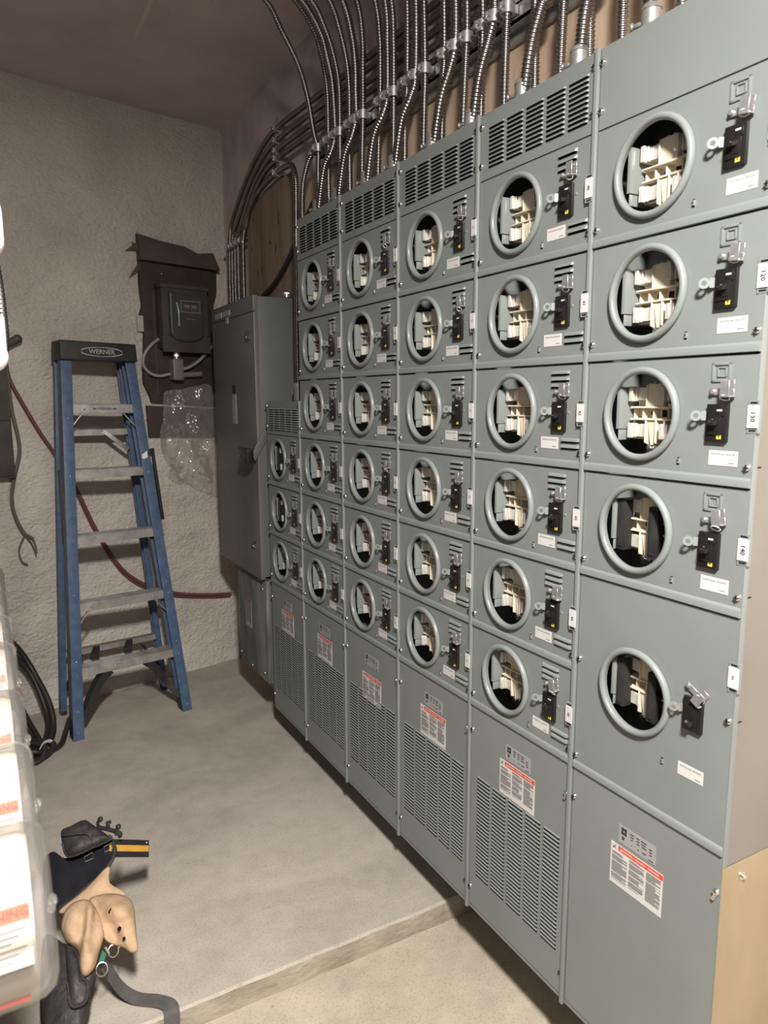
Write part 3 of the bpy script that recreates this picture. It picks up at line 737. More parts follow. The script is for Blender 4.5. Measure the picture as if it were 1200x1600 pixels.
CAB = [  # left seam index, label
 (0, 'A', 'grey meter cabinet nearest the viewer, four small meter covers above a taller fifth'),
 (1, 'B', 'grey six-meter cabinet with number cards 40 to 45, second nearest the viewer'),
 (2, 'C', 'grey six-meter cabinet third nearest the viewer, left of the cards 40 to 45'),
 (3, 'D', 'grey six-meter cabinet fourth nearest the viewer, one from the farthest tall one'),
 (4, 'E', 'farthest of the tall grey six-meter cabinets, right beside the short one'),
 (5, 'F', 'short grey three-meter cabinet at the far end against the disconnect switch'),
]
def build_cabinets():
    random.seed(5)
    for k, nm, label in CAB:
        yl = W*k; wide = nm == 'A'; w = 0.377 if wide else W
        cab = thing('meter_cabinet', label, 'meter cabinet', (0, yl, ZB))
        ztop = ZT if nm != 'F' else 0.808
        enclosure(w, ZB, ztop).obj('enclosure', PAINT_D, cab, smooth=0)
        n = {'A':4, 'F':3}.get(nm, 6); first = {'F':3}.get(nm, 0)
        for r in range(n):
            zt = 1.332-(first+r)*H
            card = {'A':['110','120','130','140'], 'B':['40','41','42','43','44','45']}.get(nm, ['']*6)[r]
            extra = 'bars' if (nm == 'A' and r == 3) else ('blank' if nm == 'F' and r < 2 else None)
            meter_unit(cab, zt, 'main' if wide else 'std', r, card, extra=extra, wide=wide, hv=random.choice((0,0,1,2)))
        if wide: meter_unit(cab, 0.444, 'house', 4, '', extra='bars', wide=True)
        # top panel
        tz = 1.332 if nm != 'F' else 0.666
        tp = put('top_panel', cover_mesh('top_panel', 0.3865 if wide else W, ztop-tz, None, lip=False), cab, (0,0,ztop-ZB))
        if not wide:
            louvre_bank(tp, 0.0352, -(ztop-tz)+(0.117 if nm != 'F' else 0.112), 5, 10, 0.0095, ME['louvre_top'])
        for h in (0.0085, 0.3705):
            for z in (0.1225, 0.035): put('screw', ME['screw'], tp, (0,-h,-(ztop-tz)+z))
        # bottom panel
        bp = put('bottom_panel', cover_mesh('bottom_panel', 0.3865 if wide else W, -ZB-0.012, None, lip=False), cab, (0,0,-ZB))
        if wide:
            put('name_plate', ME['name'], bp, (0,-0.1400,-0.0635)); put('danger_label', ME['danger'], bp, (0,-0.1210,-0.1120))
        else:
            dz = {'B':0,'C':0,'D':-0.012,'E':0,'F':0.0}[nm]
            put('name_plate', ME['name'], bp, (0,-0.1490,-0.0500)); put('danger_label', ME['danger'], bp, (0,-0.1270,-0.0975+dz*2))
            louvre_bank(bp, 0.0310, -0.1930, 5, 28, 0.0106, ME['louvre_low'], single=nm in 'BC', k=dict(hh=0.0038, px=0.0028, slot=0.0065))
        for h, me, z in ((0.009,'screw',-0.068),(0.3705,'wing',-0.0715),(0.3715,'screw',-0.530),(0.009,'screw',-0.535)):
            if wide and z < -0.5 : continue
            put('screw' if me == 'screw' else 'wing_screw', ME[me], bp, (0,-h,z))
        # bottom trim channel
        m = MB(); m.box(0.0015, 0.02, -0.001, -w+0.001, 0, 0.0105); m.obj('bottom_channel', PAINT, cab, smooth=0)
        # raised seam rail on the right edge
        if not wide:
            m = MB(); m.box(-0.0062, 0.0025, -(W-0.0105), -(W-0.0004), -0.004, ztop-ZB+0.002)
            m.obj('seam_rail', RING, cab, bevel=0.0018)
        else:
            m = MB(); m.box(0.0125, 0.187, -0.3772, -0.3782, -0.021-ZB, ztop-ZB); m.obj('side_panel', GALV, cab, label='pale galvanised upper side panel', smooth=0)
            m = MB(); m.prism([(0.0005,0.0),(0.187,0.0),(0.187,-0.0245-ZB),(0.0005,-0.0245-ZB)], -0.3774, -0.3792); m.obj('side_panel', GOLD, cab, label='lower side panel with a tan reflection painted in', smooth=0)
            m = MB(); m.prism([(-0.0004,0.0),(0.0125,0.0),(0.0125,ztop-ZB),(-0.0004,ztop-ZB)], -0.3768, -0.3785); m.obj('side_flange', PAINT, cab, bevel=0.0006)
            m = MB(); m.cyl((0,0,0),(0,-0.007,0),0.0062,0.004,n=12); m.cyl((0,0,0),(0,-0.002,0),0.0085,n=12); m.obj('side_screw', STEEL, cab, (0.057,-0.3790,-0.054-ZB))
            for z in (0.888-0.186, 0.666-0.186, 1.11-0.186, 0.255):
                m = MB(); m.box(0.012,0.022,-0.3776,-0.3786,-0.0012,0.0012); m.obj('side_slot', SLOT_SHADE, cab, (0,0,z-ZB), smooth=0)
        if nm == 'F':
            m = MB(); m.cyl((0,0,0),(0,0,0.03),0.013,n=14); m.cyl((0,0,0.03),(0,0,0.042),0.018,n=14)
build_cabinets()

# ------------------------------------------------------------------ disconnect switch and lower wireway at the far end
def disconnect():
    x0, x1, y0, y1, z0, z1 = -0.030, 0.160, 1.968, 2.60, -0.003, 1.263
    t = thing('disconnect_switch', 'tall dark grey disconnect switch box beyond the meter bank', 'electrical box', (0.06, 2.28, z0))
    L = lambda m, n, ma, **k: m.obj(n, ma, t, (-0.06,-2.28,-z0), **k)
    m = MB(); m.box(x0+0.012, x1, y0+0.002, y1-0.002, z0+0.01, z1-0.004); L(m, 'body', DISC_S, bevel=0.003)
    m = MB(); m.box(x0, x0+0.022, y0, y1, z0, z1-0.07); L(m, 'door', DISC, bevel=0.003)
    m = MB(); m.box(x0, x0+0.022, y0, y1, z1-0.068, z1); L(m, 'top_flange', DISC, bevel=0.003)
    m = MB(); m.box(x0-0.002, x0+0.0, 2.30, 2.40, z1-0.055, z1-0.030); m.box(x0-0.002,x0,2.43,2.53,z1-0.055,z1-0.030); m.box(x0-0.002,x0,2.33,2.36,z1-0.09,z1-0.06)
    L(m, 'small_label', PLATE, smooth=0)
    m = MB(); m.box(x0-0.0015, x0, 2.245, 2.305, 0.70, 0.84); m.box(x0-0.002, x0, 2.250, 2.295, 0.845, 0.885, 1); L(m, 'door_label', [PLATE, BLACKM], smooth=0)
    m = MB(); pts = [(x0-0.001,2.020,1.105),(x0-0.012,2.030,1.108),(x0-0.014,2.034,1.085),(x0-0.002,2.026,1.075)]
    m.tube(pts, 0.003, 6); L(m, 'door_catch', STEEL)
    m = MB(); pts = [(x0-0.001,2.020,0.165),(x0-0.012,2.030,0.168),(x0-0.014,2.034,0.150),(x0-0.002,2.026,0.140)]
    m.tube(pts, 0.003, 6); L(m, 'door_catch', STEEL)
    # operating handle: steel arm on the near side, black grip in front
    m = MB(); m.hexa([(0.02,y0-0.012,0.72),(0.045,y0-0.012,0.69),(-0.045,y0-0.012,0.545),(-0.062,y0-0.012,0.575)], [(0.02,y0-0.004,0.72),(0.045,y0-0.004,0.69),(-0.045,y0-0.004,0.545),(-0.062,y0-0.004,0.575)])
    m.cyl((0.03,y0-0.016,0.70),(0.03,y0,0.70),0.022,n=16); L(m, 'handle_arm', DISC_S, bevel=0.002)
    m = MB(); m.box(-0.085,-0.055,y0-0.020,y0+0.105,0.535,0.600); m.cyl((-0.088,y0+0.02,0.567),(-0.084,y0+0.02,0.567),0.006,n=10,mi=1); m.cyl((-0.088,y0+0.075,0.567),(-0.084,y0+0.075,0.567),0.006,n=10,mi=1)
    L(m, 'handle_grip', [BLACK, STEEL], bevel=0.004, label='black grip of the switch handle')
    # conduit hub on the right of the top
    m = MB(); m.cyl((0.135,1.990,z1),(0.135,1.990,z1+0.020),0.016,n=12); m.cyl((0.135,1.990,z1+0.014),(0.135,1.990,z1+0.019),0.021,n=6); L(m, 'conduit_hub', ZINC)

    x0, y0, y1, z0, z1 = -0.008, 1.972, 2.39, -0.512, -0.008
    t = thing('wireway_box', 'dusty smeared steel box hung below the tall disconnect switch', 'electrical box', (0.06, 2.18, z0))
    L = lambda m, n, ma, **k: m.obj(n, ma, t, (-0.06,-2.18,-z0), **k)
    m = MB(); m.box(x0+0.014, 0.160, y0, y1, z0, z1); L(m, 'body', DISC_S, bevel=0.003)
    m = MB(); m.box(x0, x0+0.016, y0+0.001, y1-0.001, z0+0.003, z1-0.006); L(m, 'cover', DUSTY, bevel=0.002)
    m = MB(); m.box(x0-0.0012, x0, 2.19, 2.28, -0.30, -0.16, 0)
    for z in range(14): 
        m.box(x0-0.0016, x0-0.0012, 2.196, 2.232, -0.18-z*0.0075, -0.176-z*0.0075, 1); m.box(x0-0.0016, x0-0.0012, 2.238, 2.274, -0.18-z*0.0075, -0.176-z*0.0075, 1)
    m.box(x0-0.0016, x0-0.0012, 2.19, 2.28, -0.172, -0.161, 2); L(m, 'warning_label', [PLATE, PINK, mat('faded_red', (0.22,0.08,0.07), 0.6)], smooth=0)
    for y, z in ((2.02,-0.06),(2.37,-0.47),(2.02,-0.47),(2.20,-0.49)):
        put('screw', ME['screw'], t, (x0-0.06, y-2.18, z-z0))
disconnect()

# ------------------------------------------------------------------ plywood, strut, conduits, clamps
def backing():
    m = MB(); m.box(0.165, 0.186, -0.374, 1.955, 1.40, 1.712)
    tag(m.obj('plywood_sheet', PLY, smooth=0), 'long pale plywood sheet on the wall above the meter cabinets', 'board')
    m = MB(); m.add([(0.160,1.962,1.20),(0.160,2.560,1.20),(0.160,2.560,1.772),(0.160,1.962,1.790),(0.178,1.962,1.20),(0.178,2.560,1.20),(0.178,2.560,1.772),(0.178,1.962,1.790)],
                    [(0,1,2,3),(7,6,5,4),(0,4,5,1),(1,5,6,2),(2,6,7,3),(3,7,4,0)])
    tag(m.obj('plywood_board', mat('knotty_plywood', (0.31,0.235,0.165), 0.65, 0, 0.3, 0.2, 2.6, 0.15, 60, stretch=(5,5,0.8), col2=(0.19,0.135,0.085)), smooth=0), 'knotty plywood panel with a slanted top above the disconnect switch', 'board')
    m = MB(); random.seed(21)
    for y, z, h, sl in ((2.13,1.640,0.055,0.25),(2.12,1.612,0.030,-0.3),(2.50,1.560,0.040,0.2),(2.18,1.505,0.045,0.5),(2.24,1.545,0.022,-0.4),(2.42,1.435,0.050,0.1),(2.36,1.440,0.040,0.0),(2.47,1.690,0.012,1.0),(2.55,1.725,0.014,0.6)):
        w_ = 0.008 if h > 0.015 else 0.012
        m.add([(0.1585,y-w_*0.4,z-h/2),(0.1585,y-sl*h*0.5+w_,z-h*0.1),(0.1585,y-sl*h,z+h/2),(0.1585,y-sl*h*0.5-w_,z+h*0.1)], [(0,1,2,3)])
    bd = bpy.data.objects['plywood_board']
    o = m.obj('knot', mat('knot_brown', (0.06,0.04,0.03), 0.8), bd, smooth=0)
    o['kind'] = 'stuff'
    m = MB(); m.box(0.112,0.118,-0.6,1.56,1.722,1.763); m.box(0.112,0.150,-0.6,1.56,1.722,1.727); m.box(0.112,0.150,-0.6,1.56,1.758,1.763); m.box(0.148,0.164,-0.6,1.56,1.700,1.785)
    tag(m.obj('strut_channel', ZINC, smooth=0), 'steel strut channel running along the wall behind the row of conduit clamps', 'rail')
    m = MB(); m.box(0.150,0.164,2.080,2.100,1.80,2.045); m.box(0.160,0.189,2.075,2.105,1.80,2.045)
    tag(m.obj('strut_channel', ZINC, smooth=0), 'short upright strut behind the five stacked conduits, far from the viewer', 'rail')
    m = MB(); m.box(0.150,0.164,1.055,1.075,1.78,2.00); m.box(0.160,0.189,1.050,1.080,1.78,2.00)
    tag(m.obj('strut_channel', ZINC, smooth=0), 'short upright strut behind the conduits above the third cabinet from the right', 'rail')
    m = MB(); m.box(0.150,0.164,2.60,2.90,1.606,1.630); m.box(0.160,0.189,2.60,2.90,1.600,1.636)
    tag(m.obj('strut_channel', ZINC, smooth=0), 'short level strut behind the conduits dropping into the disconnect switch', 'rail')
backing()

UP = [
('R',[[-.25,1.515,2.262],[-0.109,1.515,2.202],[-0.049,1.515,2.116],[0.01,1.515,2.019],[0.045,1.515,1.918],[0.068,1.515,1.8],[0.085,1.515,1.734],[0.085,1.518,1.658],[0.09,1.527,1.483]]),
('L',[[-.17,1.423,2.262],[-0.034,1.423,2.18],[0.034,1.423,2.1],[0.058,1.423,2.041],[0.074,1.423,1.977],[0.084,1.423,1.894],[0.085,1.423,1.749],[0.085,1.427,1.656],[0.09,1.436,1.483]]),
('M',[[-.17,1.369,2.255],[-0.033,1.369,2.157],[0.034,1.369,2.072],[0.059,1.369,1.996],[0.076,1.369,1.926],[0.084,1.369,1.834],[0.085,1.369,1.742],[0.07,1.375,1.684],[0.06,1.412,1.638],[0.06,1.473,1.49]]),
('R',[[-.15,1.327,2.25],[-0.016,1.327,2.142],[0.029,1.327,2.074],[0.057,1.327,2.01],[0.078,1.327,1.933],[0.085,1.327,1.862],[0.085,1.327,1.747],[0.085,1.328,1.651],[0.09,1.338,1.483]]),
('L',[[-.10,1.251,2.25],[0.014,1.251,2.117],[0.05,1.251,2.038],[0.076,1.251,1.945],[0.085,1.251,1.856],[0.085,1.251,1.752],[0.085,1.254,1.652],[0.09,1.262,1.483]]),
('M',[[-.06,1.203,2.25],[0.039,1.203,2.102],[0.072,1.203,2.004],[0.084,1.203,1.919],[0.085,1.203,1.84],[0.085,1.203,1.75],[0.07,1.206,1.69],[0.06,1.245,1.632],[0.06,1.302,1.49]]),
('R',[[-.02,1.152,2.24],[0.065,1.152,2.086],[0.085,1.152,1.976],[0.086,1.152,1.88],[0.085,1.152,1.738],[0.085,1.159,1.626],[0.09,1.175,1.483]]),
('L',[[0.0,1.033,2.24],[0.068,1.033,2.034],[0.084,1.033,1.93],[0.086,1.033,1.847],[0.085,1.033,1.757],[0.085,1.043,1.652],[0.09,1.062,1.483]]),
('M',[[0.02,0.988,2.24],[0.078,0.988,2.017],[0.086,0.988,1.894],[0.085,0.988,1.749],[0.07,0.99,1.69],[0.06,1.035,1.632],[0.06,1.085,1.49]]),
('R',[[0.03,0.948,2.24],[0.077,0.948,2.0],[0.085,0.948,1.878],[0.085,0.948,1.743],[0.085,0.949,1.642],[0.09,0.962,1.483]]),
('L',[[0.07,0.868,2.24],[0.085,0.868,1.967],[0.085,0.868,1.747],[0.085,0.879,1.662],[0.09,0.891,1.483]]),
('M',[[0.07,0.821,2.24],[0.086,0.821,1.946],[0.085,0.821,1.746],[0.07,0.824,1.685],[0.06,0.86,1.625],[0.06,0.902,1.49]]),
('R',[[0.06,0.769,2.24],[0.08,0.769,1.922],[0.085,0.769,1.734],[0.085,0.772,1.657],[0.09,0.786,1.483]]),
('L',[[0.07,0.671,2.24],[0.083,0.671,1.88],[0.085,0.671,1.737],[0.085,0.677,1.675],[0.09,0.689,1.483]]),
('M',[[0.07,0.62,2.24],[0.086,0.62,1.859],[0.085,0.62,1.749],[0.07,0.621,1.687],[0.06,0.65,1.615],[0.06,0.688,1.49]]),
('R',[[0.07,0.567,2.24],[0.085,0.567,1.835],[0.085,0.567,1.741],[0.085,0.571,1.669],[0.09,0.59,1.483]]),
('L',[[0.07,0.498,2.24],[0.084,0.498,1.805],[0.085,0.498,1.747],[0.085,0.499,1.672],[0.09,0.507,1.483]]),
('M',[[0.07,0.451,2.24],[0.086,0.451,1.785],[0.085,0.451,1.748],[0.07,0.452,1.69],[0.06,0.476,1.61],[0.06,0.505,1.49]]),
('R',[[0.07,0.399,2.24],[0.082,0.399,1.761],[0.085,0.399,1.737],[0.085,0.402,1.679],[0.09,0.413,1.483]]),
('L',[[0.07,0.300,2.24],[0.085,0.300,1.745],[0.085,0.296,1.68],[0.09,0.297,1.483]]),
('M',[[0.07,0.250,2.24],[0.085,0.250,1.745],[0.07,0.256,1.69],[0.06,0.278,1.61],[0.06,0.305,1.49]]),
('R',[[0.07,0.196,2.24],[0.085,0.196,1.745],[0.085,0.203,1.67],[0.09,0.214,1.483]]),
('L',[[0.07,0.120,2.24],[0.085,0.120,1.745],[0.085,0.122,1.66],[0.09,0.122,1.483]]),
('M',[[0.07,0.075,2.24],[0.085,0.075,1.745],[0.07,0.082,1.69],[0.06,0.108,1.615],[0.06,0.123,1.49]]),
('R',[[0.07,0.028,2.24],[0.085,0.028,1.745],[0.085,0.030,1.66],[0.09,0.034,1.483]]),
('M',[[0.07,-0.040,2.24],[0.085,-0.040,1.745],[0.075,-0.040,1.66],[0.06,-0.066,1.49]]),
('L',[[0.07,-0.110,2.24],[0.085,-0.110,1.745],[0.085,-0.111,1.66],[0.09,-0.110,1.483]]),
]
def clamp_mb(p, ax, r):
    """two-piece clamp round a conduit at p running along ax; its foot reaches towards +x"""
    m = MB(); p = Vector(p); ax = Vector(ax).normalized(); X = Vector((1,0,0)); side = ax.cross(X).normalized()
    n = 16; vs = []
    for hh in (-0.0135, 0.0135):
        for rr in (r+0.0003, r+0.0070):
            for i in range(n):
                a = 2*PI*i/n; vs.append(p+ax*hh+X*(rr*math.cos(a))+side*(rr*math.sin(a)))
    fs = []
    for i in range(n):
        j = (i+1) % n
        fs += [(i,j,n+j,n+i), (2*n+i,2*n+j,3*n+j,3*n+i), (n+i,n+j,3*n+j,3*n+i), (i,j,2*n+j,2*n+i)]
    m.add(vs, fs)
    q = lambda a, b, c: p+X*a+side*b+ax*c
    m.hexa([q(r,-0.010,-0.010),q(r,0.010,-0.010),q(r,0.010,0.010),q(r,-0.010,0.010)], [q(r+0.0135,-0.010,-0.010),q(r+0.0135,0.010,-0.010),q(r+0.0135,0.010,0.010),q(r+0.0135,-0.010,0.010)])
    # ear with bolt on the front side
    m.hexa([q(-r-0.014,-0.003,-0.009),q(-r-0.014,0.003,-0.009),q(-r-0.014,0.003,0.009),q(-r-0.014,-0.003,0.009)], [q(-r,-0.003,-0.009),q(-r,0.003,-0.009),q(-r,0.003,0.009),q(-r,-0.003,0.009)])
    m.cyl(q(-r-0.008,-0.010,0), q(-r-0.008,0.011,0), 0.0032, n=8)
    m.cyl(q(-r-0.008,0.006,0), q(-r-0.008,0.011,0), 0.0055, n=6)
    return m

ORD = ['nearest','second nearest','third nearest','fourth nearest','fifth nearest','sixth nearest']
def cab_of(y): return ORD[max(0, min(5, int(math.floor((y+W)/W+1e-6))))]
def conduits():
    pos = {}
    for kind in 'LMR':
        per = {}
        for i, (k, pts) in enumerate(UP):
            if k == kind: per.setdefault(cab_of(pts[-1][1]), []).append((-pts[-1][1], i))
        for cb, ls in per.items():
            ls.sort()
            for q, (_, i) in enumerate(ls):
                pos[i] = ('over the %s cabinet' % cb) if len(ls) == 1 else '%s of %s over the %s cabinet' % ((('left','right') if len(ls) == 2 else ('left','middle','right'))[q], 'two' if len(ls) == 2 else 'three', cb)
    for i, (kind, pts) in enumerate(UP):
        r = 0.0145 if kind == 'M' else 0.0112
        m = MB(); m.tube(pts, r, 12, ridge=0.0030 if kind == 'M' else 0.0026, pitch=0.0088)
        what = {'M':'bent metal conduit into a large connector', 'L':'thin upright metal conduit behind a bent one', 'R':'straight upright metal conduit standing clear'}[kind]
        tag(m.obj('flexible_conduit', MC, smooth=180), '%s, %s' % (what, pos[i]), 'conduit', 'conduits rising from the meter cabinets')
        if kind == 'M':
            x, y, z = pts[-1]; t = 0.052
            m = MB(); m.cyl((x,y,ZT+0.0005),(x,y,ZT+t),0.0185,n=18); m.cyl((x,y,ZT+t),(x,y,ZT+t+0.010),0.0200,0.0165,n=18); m.cyl((x,y,ZT+0.0005),(x,y,ZT+0.008),0.0225,n=8)
            m.cyl((x-0.006,y+0.012,ZT+0.034),(x-0.012,y+0.032,ZT+0.034),0.0050,n=8); m.cyl((x-0.012,y+0.032,ZT+0.034),(x-0.014,y+0.037,ZT+0.034),0.0075,n=8)
            o2 = m.obj('conduit_connector', ZINC, bevel=0.0008, seg=1)
            tag(o2, 'steel conduit connector, %s' % pos[i], 'connector', 'large conduit connectors on the cabinet tops')
        # clamp on the strut
        k = min(range(len(pts)), key=lambda q: abs(pts[q][2]-1.744))
        p = Vector(pts[k]); p.z = 1.743
        w = {'M':'bent', 'L':'thin upright', 'R':'straight'}[kind]
        o3 = clamp_mb(p, (0,0,1), r).obj('conduit_clamp', ZINC)
        tag(o3, 'steel clamp on the %s conduit, %s' % (w, pos[i]), 'clamp', 'clamps along the long strut')
    # five stacked conduits along the wall, turning down into the disconnect switch
    zs = [(1.935,1.949,1.963,2.005),(1.900,1.918,1.927,1.954),(1.858,1.875,1.887,1.912),(1.822,1.836,1.852,1.878)]
    ends = [(2.842,),(2.795,),(2.745,),(2.690,)]
    names = ['topmost','second','third','fourth']
    for i, z in enumerate(zs):
        ye = ends[i][0]
        pts = [(0.148,0.10,z[0]-0.02),(0.148,0.45,z[0]-0.005),(0.148,0.83,z[1]),(0.148,1.24,z[2]),(0.148,1.70,(z[2]+z[3])/2),(0.148,2.085,z[3]-0.006),
               (0.148,2.30,z[3]-0.035),(0.148,2.52-0.02*i,z[3]-0.115),(0.148,ye-0.09,z[3]-0.25),(0.148,ye-0.025,1.66),(0.148,ye,1.45),(0.148,ye,1.10)]
        if ye < 2.6: pts[-1] = (0.148,ye,1.263)
        m = MB(); m.tube(pts, 0.0118, 10, ridge=0.0024, pitch=0.0090)
        tag(m.obj('flexible_conduit', MC, smooth=180), '%s of the stacked wall conduits that turn down at the far end' % names[i], 'conduit', 'stacked conduits along the wall')
        for j, (yy, zz) in enumerate(((2.090,z[3]-0.006),(1.065,z[2]-0.008))):
            o = clamp_mb((0.148,yy,zz), (0,1,0), 0.0115).obj('conduit_clamp', ZINC)
            tag(o, '%s clamp from the top on the %s upright strut' % (names[i], ('far','near')[j]), 'clamp', 'clamps on the upright struts')
        o = clamp_mb((0.148,ye-0.012,1.618), (0,0,1), 0.0115).obj('conduit_clamp', ZINC)
        tag(o, 'clamp holding the %s stacked conduit above the disconnect switch' % names[i], 'clamp', 'clamps above the disconnect switch')
    # lowest one comes up from the far cabinet top and turns along the panel edge
    pts = [(0.108,1.815,0.860),(0.106,1.810,1.05),(0.104,1.792,1.45),(0.104,1.784,1.62),(0.110,1.800,1.715),(0.125,1.870,1.782),(0.138,1.970,1.806),(0.143,2.085,1.812),(0.145,2.28,1.800),(0.145,2.47,1.745),(0.145,2.575,1.64),(0.145,2.598,1.50),(0.145,2.600,1.10)]
    m = MB(); m.tube(pts, 0.0125, 10, ridge=0.0024, pitch=0.0090)
    tag(m.obj('flexible_conduit', MC, smooth=180), 'lowest conduit, arching over the knotty plywood from the short cabinet top', 'conduit')
    tag(clamp_mb((0.143,2.088,1.812), (0,1,0), 0.0125).obj('conduit_clamp', ZINC), 'lowest clamp of the far upright strut, above the plywood panel', 'clamp')
    tag(clamp_mb((0.145,2.598,1.618), (0,0,1), 0.0125).obj('conduit_clamp', STEEL), 'bright clamp beside the left edge of the plywood panel', 'clamp')
    # bent one from strut end to the far cabinet
    m = MB(); m.tube([(0.085,1.565,1.744),(0.075,1.600,1.70),(0.065,1.622,1.62),(0.065,1.632,1.483)], 0.0115, 10, ridge=0.0026, pitch=0.0088)
    tag(m.obj('flexible_conduit', MC, smooth=180), 'short curved conduit leaving the far end of the strut', 'conduit')
    m = MB(); m.cyl((0.085,1.548,1.744),(0.085,1.575,1.744),0.016,n=14); m.cyl((0.085,1.543,1.744),(0.085,1.549,1.744),0.019,n=14)
    tag(m.obj('conduit_connector', STEEL), 'bright end fitting at the far tip of the strut', 'connector')
    m = MB(); m.cyl((0.108,1.815,0.809),(0.108,1.815,0.835),0.020,n=10); m.cyl((0.108,1.815,0.835),(0.108,1.815,0.878),0.016,n=12); m.cyl((0.108,1.815,0.862),(0.108,1.815,0.884),0.0195,n=10)
    tag(m.obj('conduit_connector', ZINC), 'steel connector on top of the short three-socket cabinet', 'connector')
    # dark lead crossing the plywood panel
    m = MB(); m.tube([(0.145,1.70,1.60),(0.142,1.87,1.49),(0.142,1.99,1.415),(0.142,2.14,1.350),(0.142,2.30,1.310),(0.145,2.42,1.292),(0.146,2.50,1.284)], 0.011, 8)
    tag(m.obj('cable', RUBBER), 'dark cable crossing the bottom of the knotty plywood panel', 'cable')
conduits()

# ------------------------------------------------------------------ step ladder
def ladder():
    FL0, FR0 = Vector((-.819,2.328,ZF)), Vector((-.285,2.408,ZF)); FL1, FR1 = Vector((-.731,2.600,1.014)), Vector((-.428,2.648,1.010))
    RL0, RR0 = Vector((-.857,2.660,ZF)), Vector((-.318,2.738,ZF)); RL1, RR1 = Vector((-.762,2.700,1.010)), Vector((-.447,2.745,1.010))
    wd = (FR0-FL0).normalized(); dd = Vector((-wd.y, wd.x, 0))
    base = (FL0+RR0)/2
    t = thing('step_ladder', 'folded blue fibreglass step ladder leaning against the back wall', 'ladder', base)
    L = lambda m, n, ma, **k: m.obj(n, ma, t, -base, **k)
    for a, b, s, dep, nm in ((FL0,FL1,1,0.062,'front_rail'),(FR0,FR1,-1,0.062,'front_rail'),(RL0,RL1,1,0.040,'rear_rail'),(RR0,RR1,-1,0.040,'rear_rail')):
        m = MB(); fw, f0 = (0.030, -0.019) if nm == 'front_rail' else (0.026, -0.004)
        m.beam(a, b, wd, s*f0, s*fw, dd, 0, 0.006, 0)                       # front flange
        m.beam(a, b, wd, s*f0, s*(f0+0.005), dd, 0.006, dep, 1 if nm == 'front_rail' else 0)   # web
        m.beam(a, b, wd, s*(f0+0.005), s*fw, dd, dep-0.005, dep, 0)
        L(m, nm, [FIBER, FIBER_IN], bevel=0.0015)
        if nm == 'front_rail':
            for q in (0.02,0.075,0.168,0.205,0.345,0.378,0.520,0.690,0.84,0.86):
                p = a.lerp(b, q)+wd*(s*(fw+f0)*0.5)
                m = MB(); m.ball(p-dd*0.001, 0.0048, 8, 5); L(m, 'rivet', STEEL)
    nrm = -dd
    for t_, i in ((0.172,1),(0.342,2),(0.519,3),(0.692,4),(0.865,5)):
        a, b = FL0.lerp(FL1, t_)+wd*0.012, FR0.lerp(FR1, t_)-wd*0.012
        wv = (b-a).normalized(); m = MB(); hz = 0.021
        m.beam(a, b, UZ, -hz, hz, dd, 0.004, 0.0075)                          # front lip
        m.beam(a, b, UZ, hz-0.004, hz, dd, 0.0075, 0.078)                    # tread
        m.beam(a, b, UZ, -hz, hz, dd, 0.0745, 0.078)
        for q in (0.014,0.026,0.038,0.050,0.062): m.beam(a, b, UZ, hz, hz+0.0025, dd, q, q+0.005)
        L(m, 'step', ALU, bevel=0.0008, seg=1)
        if i in (1,2,5):
            for q in ((0.22,0.80) if i == 5 else (0.16,0.84) if i == 2 else (0.36,0.76)):
                m = MB(); m.ball(a.lerp(b, q)+dd*0.0035, 0.0055, 8, 5); L(m, 'rivet', STEEL)
        if i in (5,2):      # diagonal braces below the step
            for e, s in ((a,1),(b,-1)):
                m = MB(); p0 = e+wd*(s*0.062)-UZ*0.018+dd*0.010; p1 = e-UZ*0.090+dd*0.006+wd*(s*0.003)
                m.beam(p0, p1, wd+UZ*0.6*s, -0.008, 0.008, dd, 0, 0.012); L(m, 'step_brace', ALU, bevel=0.001, seg=1)
        if i == 5:          # pressed maker's mark on the top step
            m = MB(); c = a.lerp(b,0.52)+dd*0.0034
            letter(m, 'WERNER', 0.017, c, wv, UZ, 0)
            m.beam(c-wv*0.055+UZ*0.0005, c-wv*0.038, UZ, -0.003, 0.003, dd, -0.0004, 0.0004); m.beam(c+wv*0.038, c+wv*0.055, UZ, -0.003, 0.003, dd, -0.0004, 0.0004)
            L(m, 'step_mark', OLDCASE, smooth=0, recalc=False)
    # rear cross bars
    for t_ in (0.175,0.80):
        a, b = RL0.lerp(RL1, t_), RR0.lerp(RR1, t_)
        m = MB(); m.beam(a, b, UZ, -0.016, 0.016, dd, 0.004, 0.009); m.beam(a, b, UZ, 0.012, 0.016, dd, 0.004, 0.030); L(m, 'rear_bar', ALU, bevel=0.0008, seg=1)
    a, b = RL0.lerp(RL1, 0.80), RR0.lerp(RR1, 0.80)
    m = MB(); m.beam(b-wd*0.14+UZ*0.0, b-wd*0.03-UZ*0.09, UZ+wd*0.8, -0.010, 0.010, dd, -0.012, 0.004); L(m, 'rear_brace', ALU, bevel=0.001)
    # black clips on the low rear bar
    a, b = RL0.lerp(RL1, 0.175), RR0.lerp(RR1, 0.175)
    for q in (0.33,0.66):
        c = a.lerp(b, q); m = MB()
        m.hexa([c-dd*0.05-wd*0.045-UZ*0.035, c-dd*0.05-wd*0.0-UZ*0.035, c+wd*0.022-UZ*0.01-dd*0.004, c-wd*0.01-UZ*0.01-dd*0.004],
               [c-dd*0.05-wd*0.045-UZ*0.015, c-dd*0.05-wd*0.0-UZ*0.015, c+wd*0.022+UZ*0.018-dd*0.004, c-wd*0.01+UZ*0.018-dd*0.004]); L(m, 'bar_clip', CAPM, bevel=0.002)
